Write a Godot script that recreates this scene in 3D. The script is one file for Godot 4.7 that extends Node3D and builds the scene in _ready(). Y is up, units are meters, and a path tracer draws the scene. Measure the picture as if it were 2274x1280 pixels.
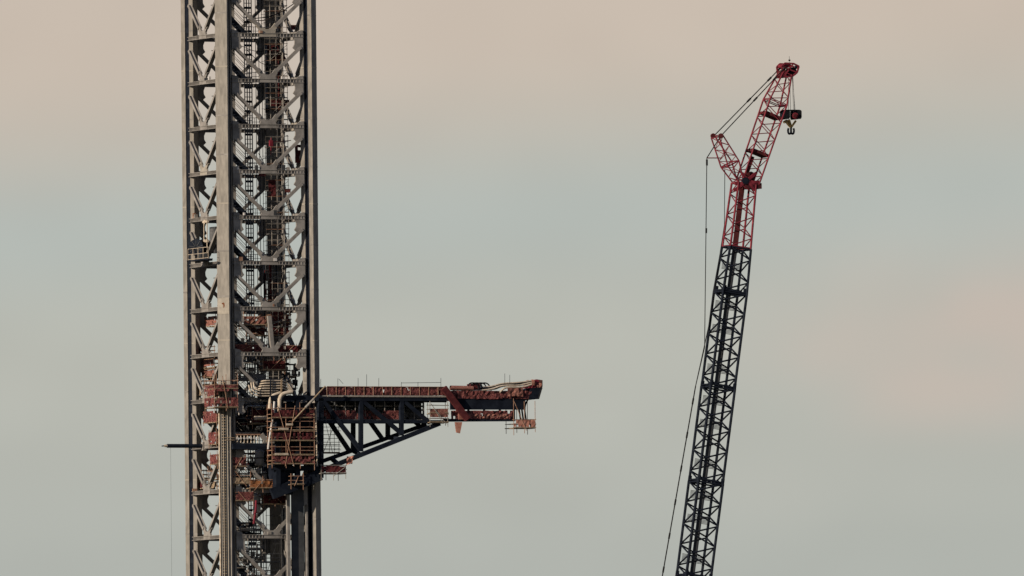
extends Node3D
# A launch tower with a service arm under construction and a lattice boom crane beside it, seen from far away through a long lens.
# Lengths are metres. The tower stands on frame TF (its x runs along the wide face, its z towards the viewer), the crane on frame CF.

const EYE := Vector3(0, 2, 2500)
const PITCH := 2.2
const ROLL := 0.567
const FOV := 1.739
const BAY := 6.0
const HALF := 6.0
const COL := 1.69

var lens: Basis
var TF: Transform3D
var CF: Transform3D
var base_of := {}
var frame_of := {}
var M := {}
var U := {}
var rng := RandomNumberGenerator.new()
var level0 := 0.0


func _ready() -> void:
	rng.seed = 7
	setup_view()
	setup_light()
	make_materials()
	make_units()
	survey()
	ground()
	tower()
	tower_inside()
	service_arm()
	tower_fittings()
	scaffolds()
	utilities()
	crane()


# ---------------------------------------------------------------- view, sky and sun
func setup_view() -> void:
	var cam := Camera3D.new()
	cam.name = "camera"
	cam.fov = FOV
	cam.near = 10.0
	cam.far = 30000.0
	lens = Basis(Vector3.RIGHT, deg_to_rad(PITCH)) * Basis(Vector3.BACK, deg_to_rad(-ROLL))
	cam.transform = Transform3D(lens, EYE)
	add_child(cam)
	cam.current = true


func setup_light() -> void:
	var e := Environment.new()
	e.background_mode = Environment.BG_SKY
	e.tonemap_mode = Environment.TONE_MAPPER_LINEAR
	e.tonemap_exposure = 1.4
	e.sdfgi_enabled = true
	e.ssao_enabled = true
	e.ssil_enabled = true
	var sky := Sky.new()
	var pan := PanoramaSkyMaterial.new()
	pan.panorama = ImageTexture.create_from_image(evening_sky())
	sky.sky_material = pan
	e.sky = sky
	var we := WorldEnvironment.new()
	we.name = "environment"
	we.environment = e
	add_child(we)
	var sun := DirectionalLight3D.new()
	sun.name = "sun"
	sun.light_energy = 1.6
	sun.light_color = Color(1.0, 0.92, 0.83)
	sun.light_angular_distance = 0.5
	sun.shadow_enabled = true
	var az := deg_to_rad(-50.0)
	var el := deg_to_rad(20.0)
	sun.look_at_from_position(Vector3(sin(az) * cos(el), sin(el), cos(az) * cos(el)), Vector3.ZERO, Vector3.UP)
	add_child(sun)


func lin(r: float, g: float, b: float) -> Vector3:
	var c := Color(r / 255.0, g / 255.0, b / 255.0).srgb_to_linear()
	return Vector3(c.r, c.g, c.b) / 1.4


# Thin layered evening cloud: long flat sheets, rose where they thin out, grey blue between, darker blue overhead.
func evening_sky() -> Image:
	var w := 4096
	var h := 2048
	var n := FastNoiseLite.new()
	n.seed = 11
	n.noise_type = FastNoiseLite.TYPE_SIMPLEX_SMOOTH
	n.frequency = 1.0
	n.fractal_octaves = 4
	var rose := lin(202, 188, 174)
	var pink := lin(203, 184, 172)
	var grey := lin(184, 185, 176)
	var cool := lin(178, 186, 182)
	var low := lin(174, 178, 172)
	var high := lin(72, 104, 152)
	var data := PackedFloat32Array()
	data.resize(w * h * 3)
	var i := 0
	for y in h:
		var el := 90.0 - (y + 0.5) * 180.0 / h
		var over := smoothstep(4.5, 38.0, el)
		var s := 0.0
		for x in w:
			var c := low
			if el > -1.0:
				var az := (x + 0.5) * 360.0 / w
				az = az if az < 180.0 else az - 360.0
				var near_view := absf(az) < 30.0 and el < 9.0
				if near_view or x % 8 == 0:
					var d := deg_to_rad(az)
					s = n.get_noise_3d(cos(d) * 9.0, el * 0.55, sin(d) * 9.0) * 0.5
				if over < 1.0:
					var sheet := smoothstep(2.42, 3.0, el - az * 0.035 + s * 0.2)
					c = low.lerp(grey, smoothstep(1.0, 2.1, el)).lerp(cool, 0.7 * exp(-pow((el - az * 0.03 - 2.42) / 0.2, 2.0))).lerp(rose, sheet * 0.95)
					if near_view:
						# ragged streaks of thin cloud
						var r := n.get_noise_2d(az * 0.9 + el * 0.8, el * 3.2)
						var q := n.get_noise_2d(az * 2.2 + 40.0, el * 5.0 - az * 0.5)
						c *= 1.0 + 0.04 * r + 0.03 * q
						var streak := smoothstep(0.65, 1.35, az + r * 0.4) * exp(-pow((el - 2.02 - (az - 1.3) * 0.1 + r * 0.12) / 0.24, 2.0))
						c = c.lerp(pink, clampf(streak * (0.6 + q * 0.8), 0.0, 0.6))
				c = c.lerp(high * (1.0 + 0.25 * s), over)
			data[i] = c.x
			data[i + 1] = c.y
			data[i + 2] = c.z
			i += 3
	return Image.create_from_data(w, h, false, Image.FORMAT_RGBF, data.to_byte_array())


# ---------------------------------------------------------------- where a measured picture point lies on a plane of a frame
func sight(px: float, py: float) -> Vector3:
	var t := tan(deg_to_rad(FOV) / 2.0)
	return (lens * Vector3((px - 1137.0) / 640.0 * t, (640.0 - py) / 640.0 * t, -1.0)).normalized()


func fz(f: Transform3D, px: float, py: float, zc: float) -> Vector3:
	var o := f.affine_inverse() * EYE
	var d := f.basis.inverse() * sight(px, py)
	return o + d * ((zc - o.z) / d.z)


func fx(f: Transform3D, px: float, py: float, xc: float) -> Vector3:
	var o := f.affine_inverse() * EYE
	var d := f.basis.inverse() * sight(px, py)
	return o + d * ((xc - o.x) / d.x)


func R(px: float, py: float, zc := 6.35) -> Vector3:
	return fz(TF, px, py, zc)


func L(px: float, py: float, xc := -6.35) -> Vector3:
	return fx(TF, px, py, xc)


func survey() -> void:
	var flat := Transform3D(Basis(), Vector3.ZERO)
	var mid := fz(flat, 555.5, 500, 0)
	TF = Transform3D(Basis(Vector3.UP, deg_to_rad(22.9)), Vector3(mid.x, 0, 0))
	level0 = R(598, 483, 6.35).y
	var cm := fz(flat, 1600, 800, 0)
	CF = Transform3D(Basis(Vector3.UP, deg_to_rad(20.7)), Vector3(cm.x, 0, 0))


# ---------------------------------------------------------------- materials
func ramp(cols: Array, offs: Array) -> Gradient:
	var g := Gradient.new()
	var pc := PackedColorArray()
	for c in cols:
		pc.append(c)
	g.colors = pc
	g.offsets = PackedFloat32Array(offs)
	return g


func base(r: float, g: float, b: float) -> Color:
	return Color(r, g, b).linear_to_srgb()


func surface(called: String, cols: Array, size: float, rough: float, metal := 0.0, seed := 1, freq := 0.012, offs := [0.25, 0.5, 0.75]) -> void:
	var n := FastNoiseLite.new()
	n.seed = seed
	n.noise_type = FastNoiseLite.TYPE_SIMPLEX_SMOOTH
	n.frequency = freq
	n.fractal_octaves = 5
	n.fractal_gain = 0.6
	var t := NoiseTexture2D.new()
	t.width = 256
	t.height = 256
	t.seamless = true
	t.noise = n
	t.color_ramp = ramp(cols, offs)
	var m := StandardMaterial3D.new()
	m.albedo_texture = t
	m.uv1_triplanar = true
	m.uv1_world_triplanar = true
	m.uv1_scale = Vector3.ONE / size
	m.roughness = rough
	m.metallic = metal
	m.metallic_specular = 0.2
	m.cull_mode = BaseMaterial3D.CULL_DISABLED
	m.vertex_color_use_as_albedo = called.begins_with("net_") or called == "maroon_net"
	M[called] = m


func make_materials() -> void:
	# weathered paint on the tower steel
	surface("steel", [base(.125, .122, .115), base(.17, .166, .157), base(.22, .215, .203)], 7.0, 0.8, 0.0, 3)
	surface("column", [base(.14, .136, .124), base(.178, .172, .156), base(.222, .214, .194)], 11.0, 0.8, 0.0, 5, 0.016)
	M["column"].uv1_scale = Vector3(.3, .07, .3)  # runs down the columns
	surface("patch", [base(.19, .18, .155), base(.23, .218, .19), base(.27, .255, .22)], 3.0, 0.8, 0.0, 6)
	# black coating of the arm and the lower boom
	surface("black_steel", [base(.004, .006, .011), base(.006, .009, .016), base(.01, .014, .022)], 5.0, 0.8, 0.0, 9)
	surface("red_paint", [base(.085, .011, .02), base(.13, .018, .028), base(.18, .03, .042)], 4.0, 0.6, 0.0, 13)
	surface("maroon", [base(.04, .01, .012), base(.062, .015, .017), base(.09, .024, .025)], 4.0, 0.8, 0.0, 14)
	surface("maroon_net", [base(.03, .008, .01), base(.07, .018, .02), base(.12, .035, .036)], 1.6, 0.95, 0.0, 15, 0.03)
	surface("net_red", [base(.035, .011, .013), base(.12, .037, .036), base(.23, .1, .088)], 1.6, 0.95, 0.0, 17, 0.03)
	surface("net_pink", [base(.11, .04, .035), base(.2, .09, .072), base(.27, .15, .12)], 1.8, 0.95, 0.0, 19, 0.03)
	surface("net_orange", [base(.12, .045, .02), base(.22, .09, .035), base(.26, .14, .075)], 1.8, 0.95, 0.0, 20, 0.03)
	surface("plank", [base(.14, .105, .07), base(.2, .155, .105), base(.26, .21, .15)], 2.0, 0.85, 0.0, 23, 0.02)
	surface("galvanised", [base(.13, .125, .115), base(.18, .172, .158), base(.23, .22, .2)], 2.0, 0.7, 0.0, 29)
	surface("rusty_tube", [base(.14, .075, .05), base(.21, .13, .09), base(.28, .2, .15)], 1.7, 0.85, 0.0, 31)
	surface("insulation", [base(.26, .225, .175), base(.34, .3, .24), base(.4, .36, .3)], 2.0, 0.6, 0.0, 37)
	surface("white_paint", [base(.3, .3, .29), base(.38, .38, .37), base(.45, .45, .44)], 2.0, 0.7, 0.0, 41)
	surface("slate", [base(.03, .034, .038), base(.042, .047, .052), base(.056, .061, .066)], 6.0, 0.8, 0.0, 43)
	surface("rope", [base(.005, .005, .006), base(.008, .008, .009), base(.012, .012, .012)], 1.0, 0.8, 0.0, 47)
	surface("rubber", [base(.004, .005, .006), base(.007, .008, .01), base(.012, .013, .016)], 1.0, 0.85, 0.0, 53)
	surface("yellow_paint", [base(.2, .13, .04), base(.27, .19, .07), base(.3, .23, .11)], 1.0, 0.6, 0.0, 59)
	surface("grating", [base(.06, .063, .066), base(.085, .088, .091), base(.11, .113, .116)], 1.5, 0.8, 0.0, 61)
	surface("tarp", [base(.24, .1, .075), base(.29, .14, .105), base(.33, .18, .14)], 2.0, 0.8, 0.0, 67)
	surface("ground", [base(.05, .055, .045), base(.075, .08, .065), base(.11, .11, .09)], 400.0, 0.95, 0.0, 71)
	surface("rust", [base(.07, .025, .014), base(.1, .04, .02), base(.14, .06, .03)], 0.5, 0.9, 0.0, 73)


# ---------------------------------------------------------------- shapes shared by many pieces
func make_units() -> void:
	U["box"] = BoxMesh.new()
	U["rod"] = rod_unit(8)
	U["beam"] = profile_unit([[-.5, -.5, .5, -.38], [-.5, .38, .5, .5], [-.06, -.38, .06, .38]])
	var st := SurfaceTool.new()
	st.begin(Mesh.PRIMITIVE_TRIANGLES)
	for k in 7:
		block(st, Vector3(-.5, -.5 + k * .15, -.02), Vector3(.5, -.5 + k * .15 + .075, .02))
	U["screen"] = st.commit()
	U["channel"] = profile_unit([[-.5, -.5, .5, -.4], [-.5, .4, .5, .5], [-.5, -.4, -.3, .4], [.3, -.4, .5, .4]])


func rod_unit(n: int) -> ArrayMesh:
	var st := SurfaceTool.new()
	st.begin(Mesh.PRIMITIVE_TRIANGLES)
	for i in n:
		var a := TAU * i / n
		var b := TAU * (i + 1) / n
		var p := Vector3(cos(a), sin(a), 0) * .5
		var q := Vector3(cos(b), sin(b), 0) * .5
		var z := Vector3(0, 0, .5)
		for v in [[p - z, p], [q + z, q], [q - z, q], [p - z, p], [p + z, p], [q + z, q]]:
			st.set_normal(v[1].normalized())
			st.add_vertex(v[0])
		for s in [-1.0, 1.0]:
			st.set_normal(Vector3(0, 0, s))
			for v in ([Vector3.ZERO, p, q] if s < 0 else [Vector3.ZERO, q, p]):
				st.set_normal(Vector3(0, 0, s))
				st.add_vertex(v + z * s)
	return st.commit()


func quad(st: SurfaceTool, a: Vector3, b: Vector3, c: Vector3, d: Vector3, out: Vector3) -> void:
	if (b - a).cross(c - a).dot(out) > 0:
		var t := b
		b = d
		d = t
	var n := out.normalized()
	for v in [a, b, c, a, c, d]:
		st.set_normal(n)
		st.add_vertex(v)


func block(st: SurfaceTool, lo: Vector3, hi: Vector3) -> void:
	for ax in 3:
		for s in [0, 1]:
			var o := Vector3.ZERO
			o[ax] = 1.0 if s else -1.0
			var p: Array = []
			for k in [[0, 0], [1, 0], [1, 1], [0, 1]]:
				var v := Vector3.ZERO
				v[ax] = hi[ax] if s else lo[ax]
				v[(ax + 1) % 3] = hi[(ax + 1) % 3] if k[0] else lo[(ax + 1) % 3]
				v[(ax + 2) % 3] = hi[(ax + 2) % 3] if k[1] else lo[(ax + 2) % 3]
				p.append(v)
			quad(st, p[0], p[1], p[2], p[3], o)


func profile_unit(rects: Array) -> ArrayMesh:
	var st := SurfaceTool.new()
	st.begin(Mesh.PRIMITIVE_TRIANGLES)
	for r in rects:
		block(st, Vector3(r[0], r[1], -.5), Vector3(r[2], r[3], .5))
	return st.commit()


# a plate or a solid of the outline poly (in x, y), from z0 to z1
func prism(poly: PackedVector2Array, z0: float, z1: float) -> ArrayMesh:
	var st := SurfaceTool.new()
	st.begin(Mesh.PRIMITIVE_TRIANGLES)
	if Geometry2D.is_polygon_clockwise(poly):
		poly.reverse()
	var tri := Geometry2D.triangulate_polygon(poly)
	for s in [0, 1]:
		var z := z1 if s else z0
		var n := Vector3(0, 0, 1.0 if s else -1.0)
		for i in range(0, tri.size(), 3):
			var p: Array = []
			for k in 3:
				var v := poly[tri[i + k]]
				p.append(Vector3(v.x, v.y, z))
			if (p[1] - p[0]).cross(p[2] - p[0]).dot(n) > 0:
				p.reverse()
			for v in p:
				st.set_normal(n)
				st.add_vertex(v)
	for i in poly.size():
		var a := poly[i]
		var b := poly[(i + 1) % poly.size()]
		var e := b - a
		quad(st, Vector3(a.x, a.y, z0), Vector3(b.x, b.y, z0), Vector3(b.x, b.y, z1), Vector3(a.x, a.y, z1), Vector3(e.y, -e.x, 0))
	return st.commit()


# ---------------------------------------------------------------- things and parts
func thing(called: String, label: String, category: String, f: Transform3D, at: Vector3, group := "") -> Node3D:
	var o := Node3D.new()
	o.name = called
	add_child(o, true)
	o.transform = f * Transform3D(Basis(), at)
	o.set_meta("label", label)
	o.set_meta("category", category)
	if group:
		o.set_meta("group", group)
	base_of[o] = at
	frame_of[o] = f
	return o


func assembly(par: Node3D, called: String) -> Node3D:
	var o := Node3D.new()
	o.name = called
	par.add_child(o, true)
	base_of[o] = base_of[par]
	return o


func put(par: Node3D, called: String, mesh: Mesh, mat: String, t := Transform3D()) -> MeshInstance3D:
	var o := MeshInstance3D.new()
	o.name = called
	o.mesh = mesh
	o.material_override = M[mat]
	par.add_child(o, true)
	o.transform = Transform3D(t.basis, t.origin - base_of[par])
	base_of[o] = base_of[par]
	return o


# a straight piece from p to q, w wide and h high
func member(par: Node3D, called: String, unit: String, p: Vector3, q: Vector3, w: float, h: float, mat: String, up := Vector3.UP) -> MeshInstance3D:
	var z := (q - p)
	var l := z.length()
	z = z / l
	if absf(z.dot(up)) > 0.98:
		up = Vector3(0, 0, 1) if absf(z.z) < 0.9 else Vector3.RIGHT
	var x := up.cross(z).normalized()
	var y := z.cross(x)
	return put(par, called, U[unit], mat, Transform3D(Basis(x * w, y * h, z * l), (p + q) * .5))


func slab(par: Node3D, called: String, lo: Vector3, hi: Vector3, mat: String) -> MeshInstance3D:
	var s := (hi - lo).abs()
	return put(par, called, U["box"], mat, Transform3D(Basis.from_scale(s), (lo + hi) * .5))


# a bent tube through pts with rounded corners
func tube(par: Node3D, called: String, pts: Array, r: float, mat: String, bend := 0.5, sides := 8) -> MeshInstance3D:
	var path: Array = [pts[0]]
	for i in range(1, pts.size() - 1):
		var a: Vector3 = pts[i - 1]
		var b: Vector3 = pts[i]
		var c: Vector3 = pts[i + 1]
		var d1 := minf(bend, a.distance_to(b) * .48)
		var d2 := minf(bend, c.distance_to(b) * .48)
		var p := b + (a - b).normalized() * d1
		var q := b + (c - b).normalized() * d2
		for k in 6:
			var t := k / 5.0
			path.append(p.lerp(b, t).lerp(b.lerp(q, t), t))
	path.append(pts[-1])
	var st := SurfaceTool.new()
	st.begin(Mesh.PRIMITIVE_TRIANGLES)
	var prev: Array = []
	var pn: Array = []
	var ref := Vector3(0.13, 0.31, 0.94).normalized()
	for i in path.size():
		var t: Vector3 = (path[mini(i + 1, path.size() - 1)] - path[maxi(i - 1, 0)]).normalized()
		var x := (ref - t * ref.dot(t)).normalized()
		var y := t.cross(x)
		ref = x
		var ring: Array = []
		var nn: Array = []
		for k in sides:
			var n := x * cos(TAU * k / sides) + y * sin(TAU * k / sides)
			nn.append(n)
			ring.append(path[i] + n * r)
		if prev:
			for k in sides:
				var j := (k + 1) % sides
				for v in [[prev[k], pn[k]], [ring[k], nn[k]], [ring[j], nn[j]], [prev[k], pn[k]], [ring[j], nn[j]], [prev[j], pn[j]]]:
					st.set_normal(v[1])
					st.add_vertex(v[0])
		prev = ring
		pn = nn
	return put(par, called, st.commit(), mat)


# sagging, torn debris netting hung from p over the edges u (along) and v (up)
func net(par: Node3D, called: String, p: Vector3, u: Vector3, v: Vector3, mat: String, torn := 0.08, sag := 0.05) -> MeshInstance3D:
	var nu := maxi(2, int(u.length() / 0.3))
	var nv := maxi(2, int(v.length() / 0.3))
	var out := u.cross(v).normalized()
	var g: Array = []
	for j in nv + 1:
		var row: Array = []
		for i in nu + 1:
			var b := rng.randf_range(-1, 1) * sag
			row.append(p + u * (float(i) / nu) + v * (float(j) / nv) + out * b + v.normalized() * rng.randf_range(-.5, .5) * sag)
		g.append(row)
	var st := SurfaceTool.new()
	st.begin(Mesh.PRIMITIVE_TRIANGLES)
	for j in nv:
		for i in nu:
			if rng.randf() < torn:
				continue
			var f := rng.randf()
			var tint := Color(.3, .32, .36) if f < .14 else (Color(1, 1.25, 1.25) if f > .86 else Color(1, 1, 1) * rng.randf_range(.65, 1.05))
			var a: Vector3 = g[j][i]
			var b: Vector3 = g[j][i + 1]
			var c: Vector3 = g[j + 1][i + 1]
			var d: Vector3 = g[j + 1][i]
			for t in [[a, c, b], [a, d, c]]:
				var n: Vector3 = -(t[1] - t[0]).cross(t[2] - t[0]).normalized()
				for w in t:
					st.set_normal(n)
					st.set_color(tint)
					st.add_vertex(w)
	return put(par, called, st.commit(), mat)


func wheel(par: Node3D, called: String, c: Vector3, axis: Vector3, r: float, w: float, mat: String) -> MeshInstance3D:
	return member(par, called, "rod", c - axis * w * .5, c + axis * w * .5, r * 2, r * 2, mat)


# ---------------------------------------------------------------- setting
func ground() -> void:
	var o := MeshInstance3D.new()
	o.name = "ground"
	var pm := PlaneMesh.new()
	pm.size = Vector2(24000, 24000)
	o.mesh = pm
	o.material_override = M["ground"]
	o.set_meta("kind", "structure")
	add_child(o)


# ---------------------------------------------------------------- the tower
func arc_points(c: Vector2, r: float, a0: float, a1: float, n := 6) -> PackedVector2Array:
	var p := PackedVector2Array()
	for i in n + 1:
		var a := deg_to_rad(lerpf(a0, a1, float(i) / n))
		p.append(c + Vector2(cos(a), sin(a)) * r)
	return p


func tower() -> void:
	var t := thing("launch_tower", "tall square lattice launch tower of weathered tan and grey steel", "tower", TF, Vector3.ZERO)
	var top := level0 + BAY * 11 + 0.6
	# columns: square boxes set cornerwise, a deep slot down each of the two sides that face along the tower
	var s := COL * .5
	var g := .29
	var dp := .55
	var sec := PackedVector2Array([Vector2(-s, -s), Vector2(s, -s), Vector2(s, -g), Vector2(s - dp, -g), Vector2(s - dp, g), Vector2(s, g), Vector2(s, s), Vector2(-s, s), Vector2(-s, g), Vector2(-s + dp, g), Vector2(-s + dp, -g), Vector2(-s, -g)])
	var colmesh := prism(sec, 0, top)
	var railmesh := prism(PackedVector2Array([Vector2(-.2, -.26), Vector2(.2, -.26), Vector2(.2, -.12), Vector2(.08, -.1), Vector2(.08, .1), Vector2(.2, .12), Vector2(.2, .26), Vector2(-.2, .26)]), 0.5, top - .2)
	var ring := PackedVector2Array()
	for v in sec:
		ring.append(v * 1.012)
	var bandmesh := prism(ring, -.09, .09)
	for k in 4:
		var a := PI / 4 + k * PI / 2
		var c := Vector3(HALF * signf(cos(a)), 0, HALF * signf(sin(a)))
		# section y looks outwards along the diagonal, section z runs up
		var outw := Vector3(c.x, 0, c.z).normalized()
		var b := Basis(Vector3.UP.cross(outw) * -1.0, outw, Vector3.UP)
		var cm := put(t, "column", colmesh, "column", Transform3D(b, c))
		# black rails down in the slots, which turn the slots dark
		for sd in [-1.0, 1.0]:
			var rl := MeshInstance3D.new()
			rl.name = "dark_slot_rail"
			rl.mesh = railmesh
			rl.material_override = M["black_steel"]
			cm.add_child(rl, true)
			rl.position = Vector3(sd * (s - .3), 0, 0)
		for i in range(0, 24):
			var y := level0 - 8 * BAY - 1.2 + i * BAY - 3.0 + (0.0 if i % 3 == 0 else rng.randf_range(-1.2, 1.2))
			if y > 1 and y < top:
				var o := MeshInstance3D.new()
				o.name = "splice_band"
				o.mesh = bandmesh
				o.material_override = M["steel" if i % 3 else "patch"]
				cm.add_child(o, true)
				o.position = Vector3(0, 0, y)
	# faces
	var faces := [
		[Vector3(-HALF, 0, HALF), Vector3.RIGHT, Vector3.BACK], [Vector3(-HALF, 0, -HALF), Vector3.BACK, Vector3.LEFT],
		[Vector3(-HALF, 0, -HALF), Vector3.RIGHT, Vector3.FORWARD], [Vector3(HALF, 0, -HALF), Vector3.BACK, Vector3.RIGHT]]
	# gusset outlines, u along the face and y up from the beam
	var midp := PackedVector2Array([Vector2(-1.25, -.28), Vector2(1.25, -.28), Vector2(1.2, .25), Vector2(1.05, .6), Vector2(1.62, 1.2), Vector2(1.12, 1.62), Vector2(.62, 1.0), Vector2(.25, .8), Vector2(-.25, .8), Vector2(-.62, 1.0), Vector2(-1.12, 1.62), Vector2(-1.62, 1.2), Vector2(-1.05, .6), Vector2(-1.2, .25)])
	var midm := prism(midp, -.12, .12)
	var cornp := PackedVector2Array([Vector2(.95, .7), Vector2(1.6, .6), Vector2(1.95, .3), Vector2(2.3, .2), Vector2(2.3, -.3), Vector2(2.12, -.75), Vector2(2.15, -1.2), Vector2(2.4, -1.62), Vector2(1.98, -2.0), Vector2(1.45, -1.68), Vector2(1.15, -1.85), Vector2(.95, -1.85)])
	var cornm := prism(cornp, -.12, .12)
	var stiff := stiffener_mesh()
	for fi in 4:
		var o: Vector3 = faces[fi][0]
		var u: Vector3 = faces[fi][1]
		var n: Vector3 = faces[fi][2]
		var off := n * .45
		var sm := "steel"
		for i in range(-16, 12):
			var y := level0 + i * BAY
			if y < 3.0:
				continue
			var p := o + off + Vector3(0, y, 0)
			var bm := member(t, "beam", "beam", p + u * .9, p + u * 11.1, .42, .5, sm)
			# stiffener plates between the flanges
			var sp := MeshInstance3D.new()
			sp.name = "stiffener_plates"
			sp.mesh = stiff
			sp.set_meta("kind", "stuff")
			sp.material_override = M[sm]
			bm.add_child(sp, true)
			sp.transform = bm.transform.affine_inverse() * Transform3D(Basis(u, Vector3.UP, u.cross(Vector3.UP)), p + u * 6.0 - base_of[t])
			var gb := Basis(u, Vector3.UP, u.cross(Vector3.UP))
			put(t, "gusset_plate", midm, "patch" if (i + fi * 3) % 7 == 4 else sm, Transform3D(gb, p + u * 6.0 + n * .02))
			if i < 11:
				for sd in [-1.0, 1.0]:
					var skip: bool = fi == 0 and (i == -6 or i == -4) and sd > 0
					skip = skip or (fi == 0 and i == -5)
					if skip:
						continue
					var a: Vector3 = p + u * (6.0 + sd * 1.1) + Vector3(0, 1.15, 0)
					var b: Vector3 = p + u * (6.0 + sd * 4.75) + Vector3(0, BAY - 1.55, 0)
					member(t, "brace", "beam", a, b, .36, .52, sm, n)
			if fi == 1:
				continue
			put(t, "gusset_plate", cornm, sm, Transform3D(gb, p + n * .03))
			put(t, "gusset_plate", cornm, sm, Transform3D(Basis(-u, Vector3.UP, -u.cross(Vector3.UP)), p + u * 12.0 + n * .03))
	# junction boxes and lamps bolted to the beams, none twice at the same place
	for k in 26:
		var jy := level0 + rng.randi_range(-7, 6) * BAY + .25
		var on_wide := k % 3 > 0
		var q := rng.randf_range(1.6, 10.4)
		var jp := Vector3(-HALF + q, jy, HALF + .55) if on_wide else Vector3(-HALF - .55, jy, -HALF + q)
		var js := Vector3(rng.randf_range(.2, .6), rng.randf_range(.25, .7), rng.randf_range(.2, .4))
		slab(t, "junction_box", jp - Vector3(js.x * .5, 0, js.z * .5), jp + Vector3(js.x * .5, js.y, js.z * .5), ["galvanised", "slate", "white_paint", "rusty_tube"][k % 4])
	# the upright post of the bay above the arm
	var pa := R(597, 702)
	var pb := R(605, 781)
	member(t, "post", "box", pa, pb, .5, .45, "steel")
	# secondary uprights and the grey panel that carry the arm hinge, below the arm
	var q0 := R(639, 1098, 7.2)
	member(t, "post", "box", Vector3(q0.x, q0.y, 7.2), Vector3(q0.x, 3, 7.2), .42, .42, "steel")
	var g0 := R(647, 1078, 7.0)
	var g1 := R(674, 1078, 7.0)
	slab(t, "hinge_panel", Vector3(g0.x, 30, 6.75), Vector3(g1.x, g0.y, 7.0), "slate")
	member(t, "rail", "box", Vector3(g1.x + .35, 30, 7.0), Vector3(g1.x + .35, g0.y - 3.5, 7.0), .25, .3, "steel")
	# a pale inspection plate with a rust run on the lit face of the nearest column
	var od := Vector3(-1, 0, 1).normalized()
	var face_c := Vector3(-HALF, 0, HALF) + od * (s + .02)
	var pl := R(492, 680, face_c.z)
	var tb := Basis(Vector3.UP.cross(od), Vector3.UP, od)
	put(t, "inspection_plate", U["box"], "patch", Transform3D(tb * Basis.from_scale(Vector3(1.66, 2.1, .03)), face_c + Vector3(0, pl.y, 0)))
	put(t, "rust_stain", prism(PackedVector2Array([Vector2(-.22, .3), Vector2(0, .36), Vector2(.14, .3), Vector2(.2, -.05), Vector2(.1, -.32), Vector2(.02, -.35), Vector2(-.02, .1), Vector2(-.2, .14)]), .016, .022), "rust", Transform3D(tb, face_c + Vector3(0, pl.y + .1, 0)))


func stiffener_mesh() -> ArrayMesh:
	var st := SurfaceTool.new()
	st.begin(Mesh.PRIMITIVE_TRIANGLES)
	var x := -4.6
	while x < 4.7:
		if absf(x) > 1.3:
			block(st, Vector3(x - .03, -.187, .028), Vector3(x + .03, .187, .2))
			block(st, Vector3(x - .03, -.187, -.2), Vector3(x + .03, .187, -.028))
		x += .46
	return st.commit()


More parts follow.
